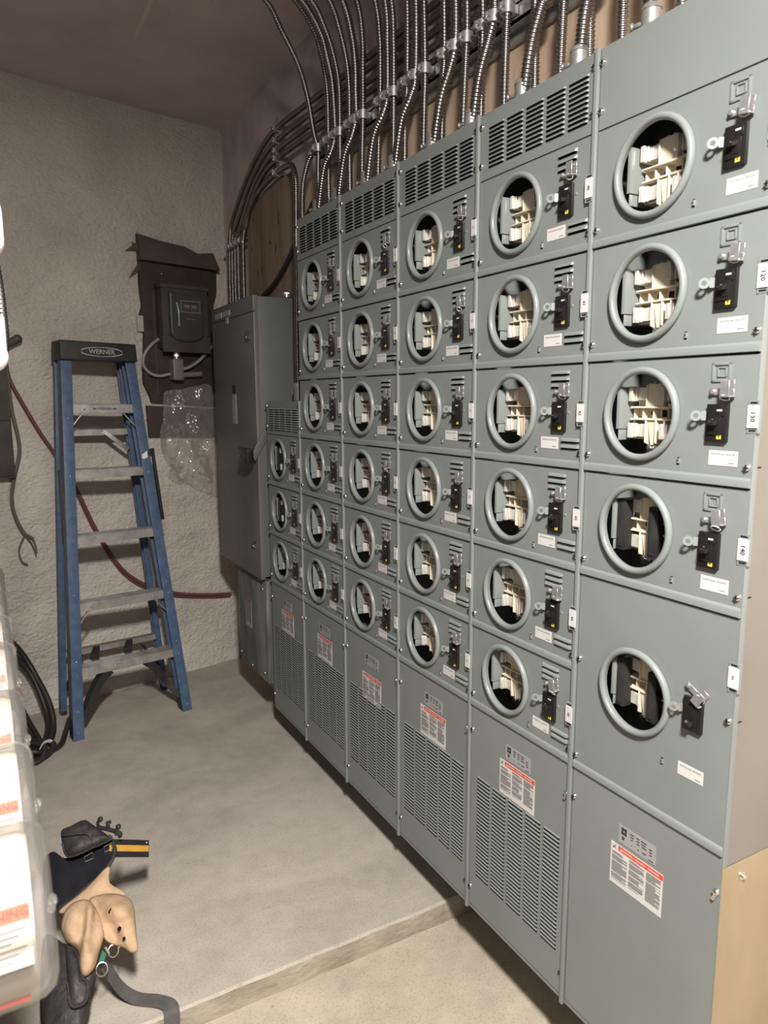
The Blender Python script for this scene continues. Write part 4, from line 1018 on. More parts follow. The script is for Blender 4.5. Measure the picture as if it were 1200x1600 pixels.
    # top cap
    c0 = FL1-wd*0.026-dd*0.022; c1 = FR1+wd*0.026-dd*0.022; up = Vector((0,0.10,1)).normalized()
    m = MB(); q = lambda p, dz, de: p+UZ*dz+dd*de
    m.hexa([q(c0,-0.012,0),q(c1,-0.012,0),q(c1+wd*0.004,-0.012,0.155),q(c0-wd*0.004,-0.012,0.155)], [q(c0+wd*0.003,0.078,0.006),q(c1-wd*0.003,0.074,0.006),q(c1-wd*0.002,0.074,0.150),q(c0+wd*0.002,0.078,0.150)])
    L(m, 'top_cap', CAPM, bevel=0.007, seg=3)
    cm = (c0+c1)/2; wv = (c1-c0).normalized()
    m = MB(); o = cm+UZ*0.030+wv*0.012+dd*0.0015; uv = Vector((0,0.06,1)).normalized()
    letter(m, 'WERNER', 0.030, o, wv, uv, 0)
    n = 28
    for sgn in (1,-1):
        pts = [o+wv*(0.098*math.cos(PI*(0.06+0.88*i/n)))+uv*(sgn*0.021*math.sin(PI*(0.06+0.88*i/n))) for i in range(n+1)]
        for i in range(n):
            w0 = 0.0011+0.0018*abs(math.cos(PI*i/n)); m.add([pts[i]-uv*w0, pts[i+1]-uv*w0, pts[i+1]+uv*w0, pts[i]+uv*w0], [(0,1,2,3)])
    L(m, 'cap_lettering', CAPL, smooth=0, recalc=False, label='maker lettering in an oval on the cap')
    # foot boots and knee braces
    for a, b, s in ((FL0,FL1,1),(FR0,FR1,-1)):
        p = a
        m = MB()
        m.hexa([p+dd*0.0055-wd*s*0.020, p+wd*(s*0.031)+dd*0.0055, p+wd*(s*0.031)+dd*0.066, p+dd*0.066-wd*s*0.020],
               [p+dd*0.0055-wd*s*0.020+(b-a)*0.055, p+wd*(s*0.031)+dd*0.0055+(b-a)*0.055, p+wd*(s*0.031)+dd*0.066+(b-a)*0.055, p+dd*0.066-wd*s*0.020+(b-a)*0.055]); L(m, 'foot', CAPM, bevel=0.003)
        e = a.lerp(b, 0.172)+wd*s*0.012
        path = [e+wd*(s*0.150)-UZ*0.020, e+wd*(s*0.105)-UZ*0.062, e+wd*(s*0.062)-UZ*0.135, a.lerp(b,0.045)+wd*s*0.030]
        P = spline([Vector(x) for x in path], 6); m = MB()
        for i in range(len(P)-1): m.beam(P[i], P[i+1], (P[i+1]-P[i]).cross(dd), -0.019+0.006*i/len(P), 0.019-0.006*i/len(P), dd, 0.010, 0.064)
        L(m, 'knee_brace', CAPM, smooth=50)
    for a, s in ((RL0,1),(RR0,-1)):
        m = MB(); m.hexa([a+dd*-0.002-wd*s*0.002, a+wd*(s*0.026)-dd*0.002, a+wd*(s*0.026)+dd*0.042, a+dd*0.042-wd*s*0.002], [a+dd*-0.002-wd*s*0.002+UZ*0.02, a+wd*(s*0.026)-dd*0.002+UZ*0.02, a+wd*(s*0.026)+dd*0.042+UZ*0.02, a+dd*0.042-wd*s*0.002+UZ*0.02]); L(m, 'foot', CAPM, bevel=0.003)
        # black rear knee brace
        m = MB(); e = RL0.lerp(RL1,0.16) if s == 1 else RR0.lerp(RR1,0.16)
        m.beam(e+wd*(s*0.10), a+UZ*0.09+wd*(s*0.015), wd*s+UZ*0.6, -0.014, 0.014, dd, 0.004, 0.035); L(m, 'rear_knee_brace', CAPM, bevel=0.002)
    # spreader arms
    for a, b, s in ((FL0,FL1,-1),(FR0,FR1,1)):
        p0, p1 = a.lerp(b, 0.71)+wd*(s*0.004)+dd*0.05, a.lerp(b, 0.52)+wd*(s*0.006)+dd*0.085
        m = MB(); m.beam(p0, p1, wd, 0, s*0.004, dd, -0.009, 0.009); m.beam(p1, a.lerp(b, 0.70)+wd*(s*0.006)+dd*0.13, wd, s*0.004, s*0.008, dd, -0.009, 0.009)
        m.beam(p0+UZ*0.012, p0-UZ*0.014, wd, -s*0.001, s*0.012, dd, -0.016, 0.016); L(m, 'spreader', CAPM, bevel=0.0012)
    # black strap end tied on the right rail with a scrap of white tape
    p = FR0.lerp(FR1, 0.735)
    m = MB(); m.hexa([p+wd*0.002+UZ*0.022, p+wd*0.042+UZ*0.034, p+wd*0.042+UZ*0.000, p+wd*0.004-UZ*0.014], [q_+dd*0.03 for q_ in (p+wd*0.002+UZ*0.022, p+wd*0.042+UZ*0.034, p+wd*0.042+UZ*0.000, p+wd*0.004-UZ*0.014)])
    m.hexa([p+wd*0.030, p+wd*0.042+UZ*0.01, p+wd*0.075-UZ*0.33, p+wd*0.060-UZ*0.33], [q_+dd*0.02 for q_ in (p+wd*0.030, p+wd*0.042+UZ*0.01, p+wd*0.075-UZ*0.33, p+wd*0.060-UZ*0.33)])
    L(m, 'side_strap', CAPM, bevel=0.002)
    m = MB(); m.hexa([p-wd*0.024+UZ*0.004, p+wd*0.004+UZ*0.024, p+wd*0.005-UZ*0.008, p-wd*0.022-UZ*0.024], [q_-dd*0.0022 for q_ in (p-wd*0.024+UZ*0.004, p+wd*0.004+UZ*0.024, p+wd*0.005-UZ*0.008, p-wd*0.022-UZ*0.024)]); L(m, 'tape_scrap', WIREW, smooth=0)
ladder()

# ------------------------------------------------------------------ things on the back wall
WT = Vector((1,0.23,0)).normalized(); WN = Vector((0.23,-1,0)).normalized()     # along the wall, out of it
def wp(x, z, off=0.0):
    return Vector((x, wall_y(x), z))+WN*off
def wbox(m, x0, x1, z0, z1, o0, o1, mi=0):
    q = lambda o: [wp(x0,z0,o), wp(x1,z0,o), wp(x1,z1,o), wp(x0,z1,o)]
    m.hexa(q(o0), q(o1), mi); return m
def jag(pts, o0, o1, m, mi=0):
    n = len(pts); vs = [wp(x,z,o1) for x,z in pts]+[wp(x,z,o0) for x,z in pts]
    m.add(vs, [list(range(n)), list(range(n,2*n))[::-1]]+[[i,(i+1)%n,(i+1)%n+n,i+n] for i in range(n)], mi)
def back_wall():
    # dark board left bare in the foam
    m = MB(); jag([(-.318,1.55),(-.322,1.40),(-.315,1.30),(-.335,1.24),(-.333,1.18),(-.312,1.17),(-.320,1.08),(-.330,0.98),(-.326,0.90),(-.296,0.83),(-.290,0.80),(0.075,0.775),(0.085,1.00),(0.082,1.20),(0.09,1.34),(0.11,1.40),(0.115,1.54)], 0.0, 0.030, m)
    b = thing('wall_board', 'dark brown stained board set into the sprayed wall behind the old switch', 'board', wp(-0.1,0.8))
    o = m.obj('panel', BROWN, b, -Vector(b.location), bevel=0.002)
    m = MB(); 
    for z in (1.235,1.165,1.02): wbox(m, -.320, -.255, z, z+0.003, 0.028, 0.0325)
    wbox(m, -0.262,-0.256,0.84,1.38,0.028,0.034)
    m.obj('board_edge', BROWN2, b, -Vector(b.location), smooth=0)
    m = MB(); wbox(m, -.348,-.318,1.17,1.25,0.02,0.034); m.obj('pale_patch', FOAM, b, -Vector(b.location), smooth=0, label='pale patch of bare wall at the left edge')
    m = MB(); m.ball(wp(-.205,1.475,0.032), 0.007, 8, 6); m.obj('bolt', STEEL, b, -Vector(b.location))
    # sloped hood board above
    m = MB(); n = [(-.325,1.662),(-.20,1.640),(-.07,1.628),(0.0,1.60),(0.09,1.615),(0.115,1.52),(-.325,1.528)]
    vs = [wp(x,z,0.032+(1.66-z)*0.30) for x,z in n]+[wp(x,z,0.010) for x,z in n]; k = len(n)
    m.add(vs, [list(range(k)), list(range(k,2*k))[::-1]]+[[i,(i+1)%k,(i+1)%k+k,i+k] for i in range(k)])
    for x0, z0, x1, z1 in ((-.325,1.60,-.385,1.57),(-.325,1.58,-.35,1.62),(-.32,1.50,-.37,1.44)):
        m.add([wp(x0,z0+0.02,0.03),wp(x0,z0-0.02,0.03),wp(x1,z1,0.02),wp(x0,z0+0.02,0.02),wp(x0,z0-0.02,0.02),wp(x1,z1,0.012)], [(0,1,2),(5,4,3),(0,2,5,3),(1,4,5,2)])
    tag(m.obj('hood_board', BROWN2, bevel=0.002), 'ragged paler brown board sloping out above the old switch', 'board')
    # lower dark plate
    m = MB(); jag([(-.318,0.785),(0.075,0.765),(0.075,0.60),(-.312,0.615)], 0.0, 0.022, m)
    tag(m.obj('wall_plate', mat('stained_plate', (0.058,0.044,0.039), 0.75, 0, 0.3, 0.6, 5, col2=(0.13,0.11,0.095), ramp=(0.30,0.46)), bevel=0.002), 'smaller stained plate on the wall below the brown board, beside the ladder', 'board')
    # old safety switch
    t = thing('safety_switch', 'small old dark safety switch box mounted on the brown board', 'electrical box', wp(-0.12,1.066,0.03))
    o0 = -Vector(t.location)
    m = MB(); wbox(m, -.245,0.012,1.085,1.410,0.030,0.105); m.obj('body', OLDBOX, t, o0, bevel=0.004)
    m = MB(); wbox(m, -.252,0.018,1.066,1.150,0.100,0.112); m.obj('flange', OLDBOX, t, o0, bevel=0.003)
    m = MB(); wbox(m,-.252,0.018,1.395,1.415,0.03,0.112); m.obj('lid_edge', OLDBOX, t, o0, bevel=0.003)
    m = MB(); n = [(-.212,1.375),(-.025,1.360),(-.025,1.165)]+[(-.1185+0.0935*math.cos(a),1.165+0.045*math.sin(a)) for a in [-PI*i/10 for i in range(1,10)]]+[(-.212,1.165)]
    k = len(n); m.add([wp(x,z,0.128) for x,z in n]+[wp(x,z,0.100) for x,z in n], [list(range(k)), list(range(k,2*k))[::-1]]+[[i,(i+1)%k,(i+1)%k+k,i+k] for i in range(k)]); m.obj('raised_cover', OLDCASE, t, o0, bevel=0.010, seg=3)
    m = MB(); wbox(m, -.155,-.045,1.272,1.335,0.128,0.1295,0); wbox(m,-.150,-.050,1.277,1.330,0.1295,0.130,1)
    for x in (-.135,-.095): wbox(m, x, x+0.030, 1.297, 1.312, 0.130, 0.1308, 0)
    wbox(m,-.130,-.075,1.236,1.243,0.128,0.1292,2); m.obj('rating_plate', [FITM, OLDBOX, mat('dull_red_print',(0.20,0.06,0.05),0.6)], t, o0, smooth=0)
    m = MB(); m.tube([wp(-.176,1.32,0.131),wp(-.172,1.27,0.140),wp(-.168,1.20,0.131)], 0.005, 8); m.obj('handle', ZINC, t, o0)
    for x in (-.20,-.16,-.12,-.08): 
        m = MB(); wbox(m, x, x+0.022, 1.105, 1.114, 0.112, 0.113); m.obj('flange_mark', OLDCASE, t, o0, smooth=0)
    # conduit body below it
    t = thing('pipe_fitting', 'grey conduit fitting hanging below the old safety switch', 'conduit fitting', wp(-0.165,0.925,0.03)); o0 = -Vector(t.location)
    m = MB(); m.cyl(wp(-.165,1.030,0.075), wp(-.165,1.068,0.075), 0.016, n=14); m.cyl(wp(-.165,1.046,0.075), wp(-.165,1.054,0.075), 0.020, n=6); m.obj('nipple', ZINC, t, o0)
    m = MB(); wbox(m,-.195,-.137,0.920,1.032,0.034,0.100); m.obj('body', FITM, t, o0, bevel=0.007, seg=3)
    m = MB(); wbox(m,-.190,-.142,0.928,1.024,0.100,0.104); m.obj('cover', FITM, t, o0, bevel=0.002)
    m = MB(); m.cyl(wp(-.137,0.948,0.062), wp(-.020,0.956,0.062), 0.015, n=12); m.obj('side_pipe', FITM, t, o0)
    m = MB(); m.tube([wp(-.245,1.135,0.045),wp(-.290,1.100,0.05),wp(-.328,1.050,0.05),wp(-.337,1.000,0.05),wp(-.312,0.960,0.055),wp(-.262,0.941,0.06),wp(-.200,0.952,0.066)], 0.0085, 10)
    tag(m.obj('flexible_lead', GREYW), 'grey flexible lead looping left from the old switch into the conduit fitting', 'cable')
    m = MB(); m.tube([wp(-.137,0.978,0.07),wp(-.09,0.992,0.07),wp(-.03,1.030,0.07),wp(0.03,1.085,0.06),wp(0.09,1.14,0.05)], 0.0085, 10)
    tag(m.obj('flexible_lead', GREYW), 'grey flexible lead rising right from the conduit fitting to the disconnect switch', 'cable')
    # polythene hanging beside the disconnect switch
    out = [(-.230,0.850),(-.138,0.872),(-.043,0.892),(0.02,0.902),(0.060,0.86),(0.075,0.62),(0.080,0.43),(0.080,0.279),(-.017,0.301),(-.085,0.33),(-.12,0.352),(-.165,0.365),(-.19,0.370),(-.225,0.398),(-.238,0.48),(-.272,0.57),(-.252,0.70)]
    O = spline([Vector((x,0,z)) for x,z in out], 4, closed=True); n = len(O); c = Vector((-.08,0,0.62)); vs = []; fs = []; R = 22
    for j in range(R+1):
        k = j/R
        for q in O:
            p = c+(q-c)*k
            u = (p.x+0.20)*0.9+(p.z-0.60)*0.55
            dep = 0.050+0.026*math.sin(u*42)*(0.5+0.5*noise.noise(p*6))+0.026*noise.noise(p*9)+0.016*noise.noise(p*24)
            if p.z < 0.52 and p.x < 0.0: dep += 0.02*math.exp(-((p.z-(0.46-0.45*(p.x+0.2)))/0.018)**2)
            vs.append(wp(p.x, p.z, max(0.012, dep)+0.02*(1-k)))
    for j in range(R):
        for i in range(n): fs.append((j*n+i, j*n+(i+1)%n, (j+1)*n+(i+1)%n, (j+1)*n+i))
    m = MB(); m.add(vs, fs)
    tag(m.obj('plastic_sheet', FILM, smooth=50), 'crumpled clear plastic sheet hanging on the wall between ladder and disconnect switch', 'plastic sheet')
    # red hose
    m = MB(); H1 = [(-.978,1.03),(-.969,.922),(-.928,.818),(-.86,.673),(-.791,.545),(-.704,.369),(-.618,.143),(-.499,-.081),(-.349,-.208),(-.20,-.27),(-.03,-.31),(0.13,-.335)]
    m.tube([wp(x,z,0.026) for x,z in H1], 0.0084, 10)
    m.tube([wp(x-0.004,z-0.016,0.024) for x,z in H1[5:]], 0.0045, 8)
    tag(m.obj('red_hose', HOSE_M), 'dark red hose slanting down the back wall behind the ladder', 'hose')
    # cut cable with splayed ends
    t = thing('cut_cable', 'brown cable hanging at the left of the back wall with splayed bare ends', 'cable', wp(-.97,0.5,0.03)); o0 = -Vector(t.location)
    m = MB(); m.tube([wp(x,z,0.03) for x,z in [(-.977,.95),(-.97,.773),(-.954,.652),(-.953,.567),(-.983,.456),(-1.001,.365),(-.998,.287),(-.979,.216),(-.957,.169)]], 0.0085, 8); m.obj('sheath', CABLE_M, t, o0)
    for pts in ([(-.957,.169),(-.927,.146),(-.916,.113),(-.912,.08)],[(-.959,.176),(-.935,.16),(-.922,.149)],[(-.96,.17),(-.98,.128),(-.991,.092),(-.981,.04),(-.957,.023)],[(-.957,.166),(-.935,.128),(-.923,.095),(-.916,.061)]):
        m = MB(); m.tube([wp(x,z,0.032) for x,z in pts], 0.0038, 6); m.obj('core', CABLE_M, t, o0)
    # dark cabinet cut by the left edge of the view, with its lever
    t = thing('wall_cabinet', 'dark brown wall cabinet cut off by the left edge of the view', 'cabinet', wp(-1.2,0.45)); o0 = -Vector(t.location)
    m = MB(); wbox(m,-1.42,-.988,0.455,1.02,0.0,0.075); m.obj('body', OLDBOX, t, o0, bevel=0.003)
    m = MB(); wbox(m,-1.41,-.992,0.465,0.72,0.075,0.082); wbox(m,-1.41,-.992,0.725,1.01,0.075,0.082); m.obj('door', OLDBOX, t, o0, bevel=0.002)
    m = MB(); m.cyl(wp(-1.02,1.045,0.045), wp(-.925,1.100,0.045), 0.019, n=14); m.ball(wp(-.925,1.100,0.045), 0.0205, 12, 8); wbox(m,-1.05,-1.00,0.99,1.08,0.0,0.06); m.obj('lever', OLDBOX, t, o0)
back_wall()

# ------------------------------------------------------------------ coil of black cable on the floor
def coil():
    t = thing('cable_coil', 'thick black cable coiled on the slab beside the left ladder foot', 'cable', (-0.98,2.35,ZF)); o0 = -Vector(t.location)
    runs = [[(-1.05,2.20,-.734),(-1.17,2.26,-.72),(-1.235,2.40,-.58),(-1.225,2.53,-.38),(-1.17,2.60,-.27),(-1.10,2.63,-.27),(-1.03,2.66,-.36),(-.985,2.66,-.45),(-.955,2.62,-.52),(-.925,2.56,-.59),(-.908,2.50,-.66),(-.912,2.44,-.715),(-.943,2.33,-.732),(-.991,2.25,-.734),(-1.068,2.217,-.734)],
            [(-1.06,2.23,-.715),(-1.16,2.30,-.70),(-1.21,2.42,-.58),(-1.20,2.52,-.42),(-1.16,2.58,-.335),(-1.10,2.61,-.335),(-1.02,2.64,-.43),(-.975,2.63,-.51),(-.948,2.59,-.59),(-.930,2.53,-.67),(-.937,2.44,-.72),(-.977,2.30,-.732),(-1.042,2.205,-.734),(-1.10,2.22,-.73)],
            [(-1.15,2.36,-.715),(-1.19,2.46,-.64),(-1.165,2.55,-.55),(-1.10,2.59,-.53),(-1.05,2.54,-.585),(-1.012,2.44,-.655),(-.981,2.35,-.705),(-.964,2.257,-.728),(-1.005,2.213,-.705),(-1.091,2.269,-.70)],
            [(-.832,2.56,-.734),(-.845,2.50,-.734),(-.864,2.415,-.734),(-.891,2.305,-.734),(-.932,2.259,-.732),(-.972,2.29,-.712),(-1.013,2.37,-.70),(-1.06,2.529,-.66)],
            [(-1.08,2.42,-.70),(-1.014,2.341,-.705),(-.960,2.290,-.700),(-.925,2.262,-.712),(-.967,2.205,-.733),(-1.03,2.19,-.735),(-1.10,2.21,-.735)],
            [(-1.09,2.33,-.69),(-1.02,2.28,-.69),(-.965,2.235,-.70),(-.985,2.185,-.732),(-1.05,2.165,-.735),(-1.11,2.18,-.735)]]
    for i, r in enumerate(runs):
        m = MB(); m.tube(r, 0.0135 if i < 2 else 0.012, 10); m.obj('loop', RUBBER, t, o0)
    m = MB(); m.strip([(-.985,2.215,-.700),(-.965,2.235,-.682),(-.940,2.262,-.690),(-.925,2.275,-.712)], [(0.3,-0.2,0.9)]*4, 0.014, 0.002); m.obj('tie', WIREW, t, o0, label='white tie round the coil')
    m = MB(); m.tube([(-1.053,2.50,-.50),(-1.046,2.485,-.52),(-1.038,2.47,-.535)], 0.0125, 8); m.obj('red_tape', RED, t, o0)
coil()

# ------------------------------------------------------------------ meters of the left bank, close to the viewer
def left_bank():
    t = thing('meter_bank', 'bank of meters just outside the left edge of the view', 'cabinet', (-1.36,0.3,ZF)); o0 = -Vector(t.location)
    m = MB(); m.box(-1.51,-1.2215,-0.52,1.26,-0.50,1.18); m.obj('enclosure', PAINT, t, o0, bevel=0.004)
    m = MB(); m.box(-1.222,-1.217,-0.50,1.245,0.20,0.46); m.obj('cover', PAINT, t, o0, bevel=0.001)
    ys = [-0.389,-0.197,-0.009,0.230,0.410,0.628,0.880]
    where = ['nearest, at the bottom left corner','second from the viewer','third from the viewer','fourth from the viewer','fifth from the viewer','sixth from the viewer','farthest in view']
    zc = 0.3276
    def sq(a, ry, rz, e=0.5):
        c, s = math.cos(a), math.sin(a)
        return ry*math.copysign(abs(c)**e, c), rz*math.copysign(abs(s)**e, s)
    shells = {}
    def shell(prof, e=1.0, n=56):
        m = MB(); vs = []
        for sc_y, sc_z, x in prof:
            for i in range(n):
                yy, zz = sq(2*PI*i/n, sc_y, sc_z, e); vs.append((x, yy, zz))
        k = len(prof); fs = [(j*n+i, j*n+(i+1)%n, (j+1)*n+(i+1)%n, (j+1)*n+i) for j in range(k-1) for i in range(n)]
        fs.append(tuple(range((k-1)*n, k*n))); m.add(vs, fs); return m
    ry, rz = 0.0825, 0.0825
    cover = shell([(ry+0.003,rz+0.003,0.0),(ry+0.003,rz+0.003,0.010),(ry,rz,0.012),(ry,rz,0.045),(ry-0.001,rz-0.001,0.112),(ry-0.003,rz-0.003,0.124),(ry-0.009,rz-0.009,0.133),(ry-0.018,rz-0.018,0.1365)]).mesh('clear_cover', CLEAR, smooth=40)
    body = shell([(ry-0.010,rz-0.010,0.0),(ry-0.010,rz-0.010,0.111),(ry-0.014,rz-0.014,0.119)]).mesh('meter_body', METERB, smooth=40)
    m = MB(); m.lathe_x((0,0,0), [(0.072,0.0),(0.072,0.004),(0.050,0.004)], 32); base = m.mesh('base_ring', RING)
    m = MB(); yb = -(ry-0.0055)
    m.box(0.064,0.116,yb-0.0004,yb,-0.036,0.014,0); m.box(0.064,0.116,yb-0.0008,yb-0.0004,0.001,0.014,1)
    letter(m, 'WARNING', 0.0105, (0.090,yb-0.0012,0.0075), Vector((1,0,0)), UZ, 2)
    for k in range(6): m.box(0.068,0.112-0.006*(k%3),yb-0.0008,yb-0.0004,-0.006-k*0.005,-0.0045-k*0.005,3)
    label = m.mesh('warning_label', [METERB, ORANGE, mat('label_dark_red', (0.22, 0.02, 0.01), 0.5), PINK], smooth=0, recalc=False)
    m = MB(); m.box(0.045,0.111,-0.052,-0.050,-0.0575,-0.0535); strip = m.mesh('red_strip', RED, smooth=0)
    m = MB(); m.ball((0.1365,-0.030,0.020), 0.006, 12, 8, sq=(0.7,1,1)); m.ball((0.135,-0.032,0.013),0.004,10,6); knob = m.mesh('reset_knob', CLEAR)
    for i, y in enumerate(ys):
        u = thing('electricity_meter', 'clear-covered white meter in the row at the left edge, '+where[i], 'electricity meter', (-1.2165, y, zc))
        put('meter_body', body, u); put('base_ring', base, u); put('warning_label', label, u).rotation_euler = (math.radians(-27), 0, 0); put('red_strip', strip, u)
        put('clear_cover', cover, u); put('reset_knob', knob, u)
    # white fittings and a conduit above the row
    t = thing('white_fitting', 'rounded white plastic fitting at the left edge, above the hanging conduit', 'fitting', (-1.2,0.085,1.055))
    m = MB(); m.box(-1.215,-1.0535,0.060,0.110,1.022,1.095); m.obj('body', PVC, t, -Vector(t.location), bevel=0.018, seg=4)
    m = MB(); m.cyl((-1.10,0.085,1.018),(-1.10,0.085,1.024),0.024,n=16); m.obj('collar', PVC, t, -Vector(t.location))
    t = thing('white_elbow', 'bright white round-ended plastic elbow at the left edge, below the hanging conduit', 'fitting', (-1.2,0.085,0.90))
    m = MB(); m.cyl((-1.078,0.085,0.935),(-1.078,0.085,0.885),0.017,n=18); m.ball((-1.082,0.085,0.880),0.0225,18,12); m.cyl((-1.082,0.085,0.880),(-1.215,0.085,0.880),0.019,n=18); m.obj('body', PVC, t, -Vector(t.location))
    m = MB(); m.tube([(-1.30,0.62,1.183),(-1.285,0.62,1.27),(-1.20,0.62,1.32),(-1.105,0.62,1.27),(-1.062,0.62,1.19),(-1.052,0.62,1.10),(-1.046,0.62,1.00),(-1.052,0.62,0.91),(-1.11,0.62,0.85),(-1.2195,0.62,0.84)], 0.0115, 10, ridge=0.0017, pitch=0.009)
    tag(m.obj('flexible_conduit', MC, smooth=70), 'hanging metal conduit between the white fittings at the left edge', 'conduit')
left_bank()

# ------------------------------------------------------------------ tool belt on the slab
def tool_belt():
    t = thing('tool_belt', 'worn tool belt with tan and black leather pouches on the slab edge', 'tool belt', (-0.95,0.72,ZF)); o0 = -Vector(t.location)
    V = (Vector(cam.location)-Vector((-0.95,0.75,-0.55))).normalized()
    L = lambda m, n, ma, **k: m.obj(n, ma, t, o0, **k)
    BAG_FLAP = [(-0.992,0.979,-0.393),(-0.965,0.976,-0.383),(-0.932,0.971,-0.373),(-0.913,0.951,-0.381),(-0.877,0.904,-0.402),(-0.872,0.893,-0.408),(-0.923,0.9,-0.424),(-0.982,0.913,-0.438),(-0.993,0.948,-0.417)]
    BAG_INNER = [(-1.045,0.965,-0.468),(-1.017,0.977,-0.447),(-0.99,0.947,-0.459),(-0.927,0.93,-0.445),(-0.869,0.921,-0.427),(-0.864,0.892,-0.448),(-0.887,0.87,-0.473),(-0.922,0.859,-0.495),(-0.951,0.856,-0.508),(-0.987,0.849,-0.527),(-1.019,0.848,-0.539),(-1.049,0.88,-0.528)]
    BAG_TANBACK = [(-1.021,0.814,-0.521),(-0.954,0.824,-0.49),(-0.89,0.841,-0.454),(-0.893,0.805,-0.48),(-0.861,0.761,-0.497),(-0.907,0.752,-0.52),(-0.963,0.77,-0.527),(-1.003,0.796,-0.525)]
    BAG_LOBE_L = [(-0.999,0.775,-0.49),(-0.976,0.775,-0.482),(-0.951,0.761,-0.482),(-0.935,0.725,-0.499),(-0.929,0.685,-0.521),(-0.932,0.666,-0.533),(-0.948,0.642,-0.551),(-0.961,0.619,-0.566),(-0.979,0.61,-0.575),(-0.991,0.616,-0.576),(-0.995,0.635,-0.568),(-0.993,0.673,-0.547),(-1.016,0.705,-0.537),(-1.024,0.739,-0.52),(-1.015,0.764,-0.503)]
    BAG_LOBE_R = [(-0.95,0.775,-0.493),(-0.926,0.775,-0.485),(-0.893,0.76,-0.483),(-0.866,0.74,-0.486),(-0.85,0.713,-0.498),(-0.852,0.673,-0.523),(-0.856,0.642,-0.543),(-0.859,0.615,-0.559),(-0.875,0.617,-0.562),(-0.891,0.637,-0.556),(-0.916,0.66,-0.551),(-0.931,0.679,-0.545),(-0.942,0.723,-0.523)]
    BAG_LOWER = [(-1.066,0.773,-0.56),(-1.024,0.744,-0.563),(-0.991,0.7,-0.578),(-0.989,0.649,-0.604),(-0.967,0.643,-0.601),(-0.95,0.646,-0.595),(-0.971,0.618,-0.614),(-0.981,0.586,-0.632),(-0.996,0.561,-0.647),(-1.02,0.54,-0.661),(-1.088,0.572,-0.663)]
    BAG_HOLSTER = [(-1.017,0.703,-0.545),(-0.995,0.673,-0.554),(-0.992,0.621,-0.58),(-0.981,0.6,-0.588),(-0.99,0.569,-0.604),(-1.011,0.566,-0.61),(-1.024,0.579,-0.607),(-1.024,0.624,-0.587)]
    BAG_CLIPS = [(-0.893,0.946,-0.376),(-0.873,0.927,-0.382),(-0.851,0.905,-0.39)]
    BAG_STRAP_Y = [(-0.874,0.91,-0.417),(-0.755,1.0,-0.508),(-0.762,0.963,-0.546),(-0.88,0.883,-0.455)]
    BAG_RING = [(-0.912,0.663,-0.574),(-0.944,0.641,-0.596),(-0.961,0.619,-0.612)]
    BAG_GREEN = [(-0.951,0.652,-0.592),(-0.936,0.653,-0.587),(-0.928,0.666,-0.577),(-0.936,0.677,-0.574)]
    STRAP = [(-.940,0.690,-.600),(-.918,0.690,-.662),(-.893,0.688,-.716),(-.860,0.672,-.744),(-.815,0.640,-.746),(-.792,0.612,-.746),(-.790,0.588,-.750),(-.792,0.583,-.785),(-.796,0.570,-.815),(-.802,0.540,-.817)]
    STRAPUP = [(0.3,0.85,0.25),(0.35,0.9,0.2),(0.35,0.9,0.1),(0.45,0.9,0),(0.6,0.75,0),(0.95,0.3,0),(1,0.1,0),(1,0,0),(1,0.1,0),(1,0.1,0)]
    m = MB(); m.pillow(BAG_INNER, 0.006, V, back=6.0, wob=0.012, seed=3); L(m, 'pouch', BLUEL, smooth=180, label='open dark lined pouch')
    # rolled rim of the pouch
    m = MB(); m.tube([Vector(p)+V*0.006 for p in BAG_INNER[4:11]], 0.0055, 8); L(m, 'pouch_rim', BLKL)
    m = MB(); m.pillow(BAG_FLAP, 0.030, V, back=0.4, wob=0.012, seed=8); L(m, 'holster_flap', BLKL, smooth=180)
    F = [Vector(p) for p in BAG_FLAP]
    m = MB(); m.tube([p+V*0.008 for p in F[4:9]]+[F[8]+V*0.008], 0.0028, 6); m.tube([F[0].lerp(F[8],0.4)+V*0.022, F[1].lerp(F[7],0.35)+V*0.030, F[2].lerp(F[6],0.55)+V*0.032, F[6]+V*0.012], 0.0022, 6)
    L(m, 'flap_seam', BLKL)
    m = MB()
    for p, r in ((F[1].lerp(F[7],0.5),0.016),(F[4],0.012)): pass
    for k in range(2):
        c = Vector(BAG_INNER[3+k]).lerp(Vector(BAG_INNER[8-k]),0.20)+V*0.014
        e = [Vector((0.011,0,0.010)),Vector((0.012,0,-0.008)),Vector((-0.010,0,-0.012)),Vector((-0.011,0,0.004)),Vector((0.011,0,0.010))]
        for a, b in zip(e, e[1:]): m.tube([c+a, c+b], 0.0012, 6, smooth=False)
    L(m, 'wire_loop', OLDCASE)
    for k, p in enumerate(BAG_CLIPS):
        p = Vector(p); m = MB()
        if k == 1: m.box(p.x-0.006,p.x+0.004,p.y-0.006,p.y+0.006,p.z-0.016,p.z+0.008); m.box(p.x-0.006,p.x+0.009,p.y-0.005,p.y+0.005,p.z+0.004,p.z+0.009)
        else: m.tube([p+Vector((-0.004,0,-0.018)), p+Vector((-0.005,0,-0.004)), p+Vector((0.001,0,0.006))], 0.0048, 8); m.ball(p+Vector((0.002,0,0.006)), 0.0078, 10, 8)
        L(m, 'tool_clip', BLACKM, bevel=0.0015)
    m = MB(); a, b = Vector(BAG_CLIPS[0])+Vector((-0.003,0,-0.018)), Vector(BAG_CLIPS[2])+Vector((0.004,0,-0.014)); m.tube([a, a.lerp(b,0.5)+UZ*0.002, b, b-UZ*0.012], 0.006, 8); L(m, 'clip_rail', BLACKM)
    # black and yellow belt end
    a0, b0, c0, d0 = [Vector(p) for p in BAG_STRAP_Y]
    ca, cb = (a0+d0)/2, (b0+c0)/2; up = (a0-d0).normalized(); wv = (a0-d0).length
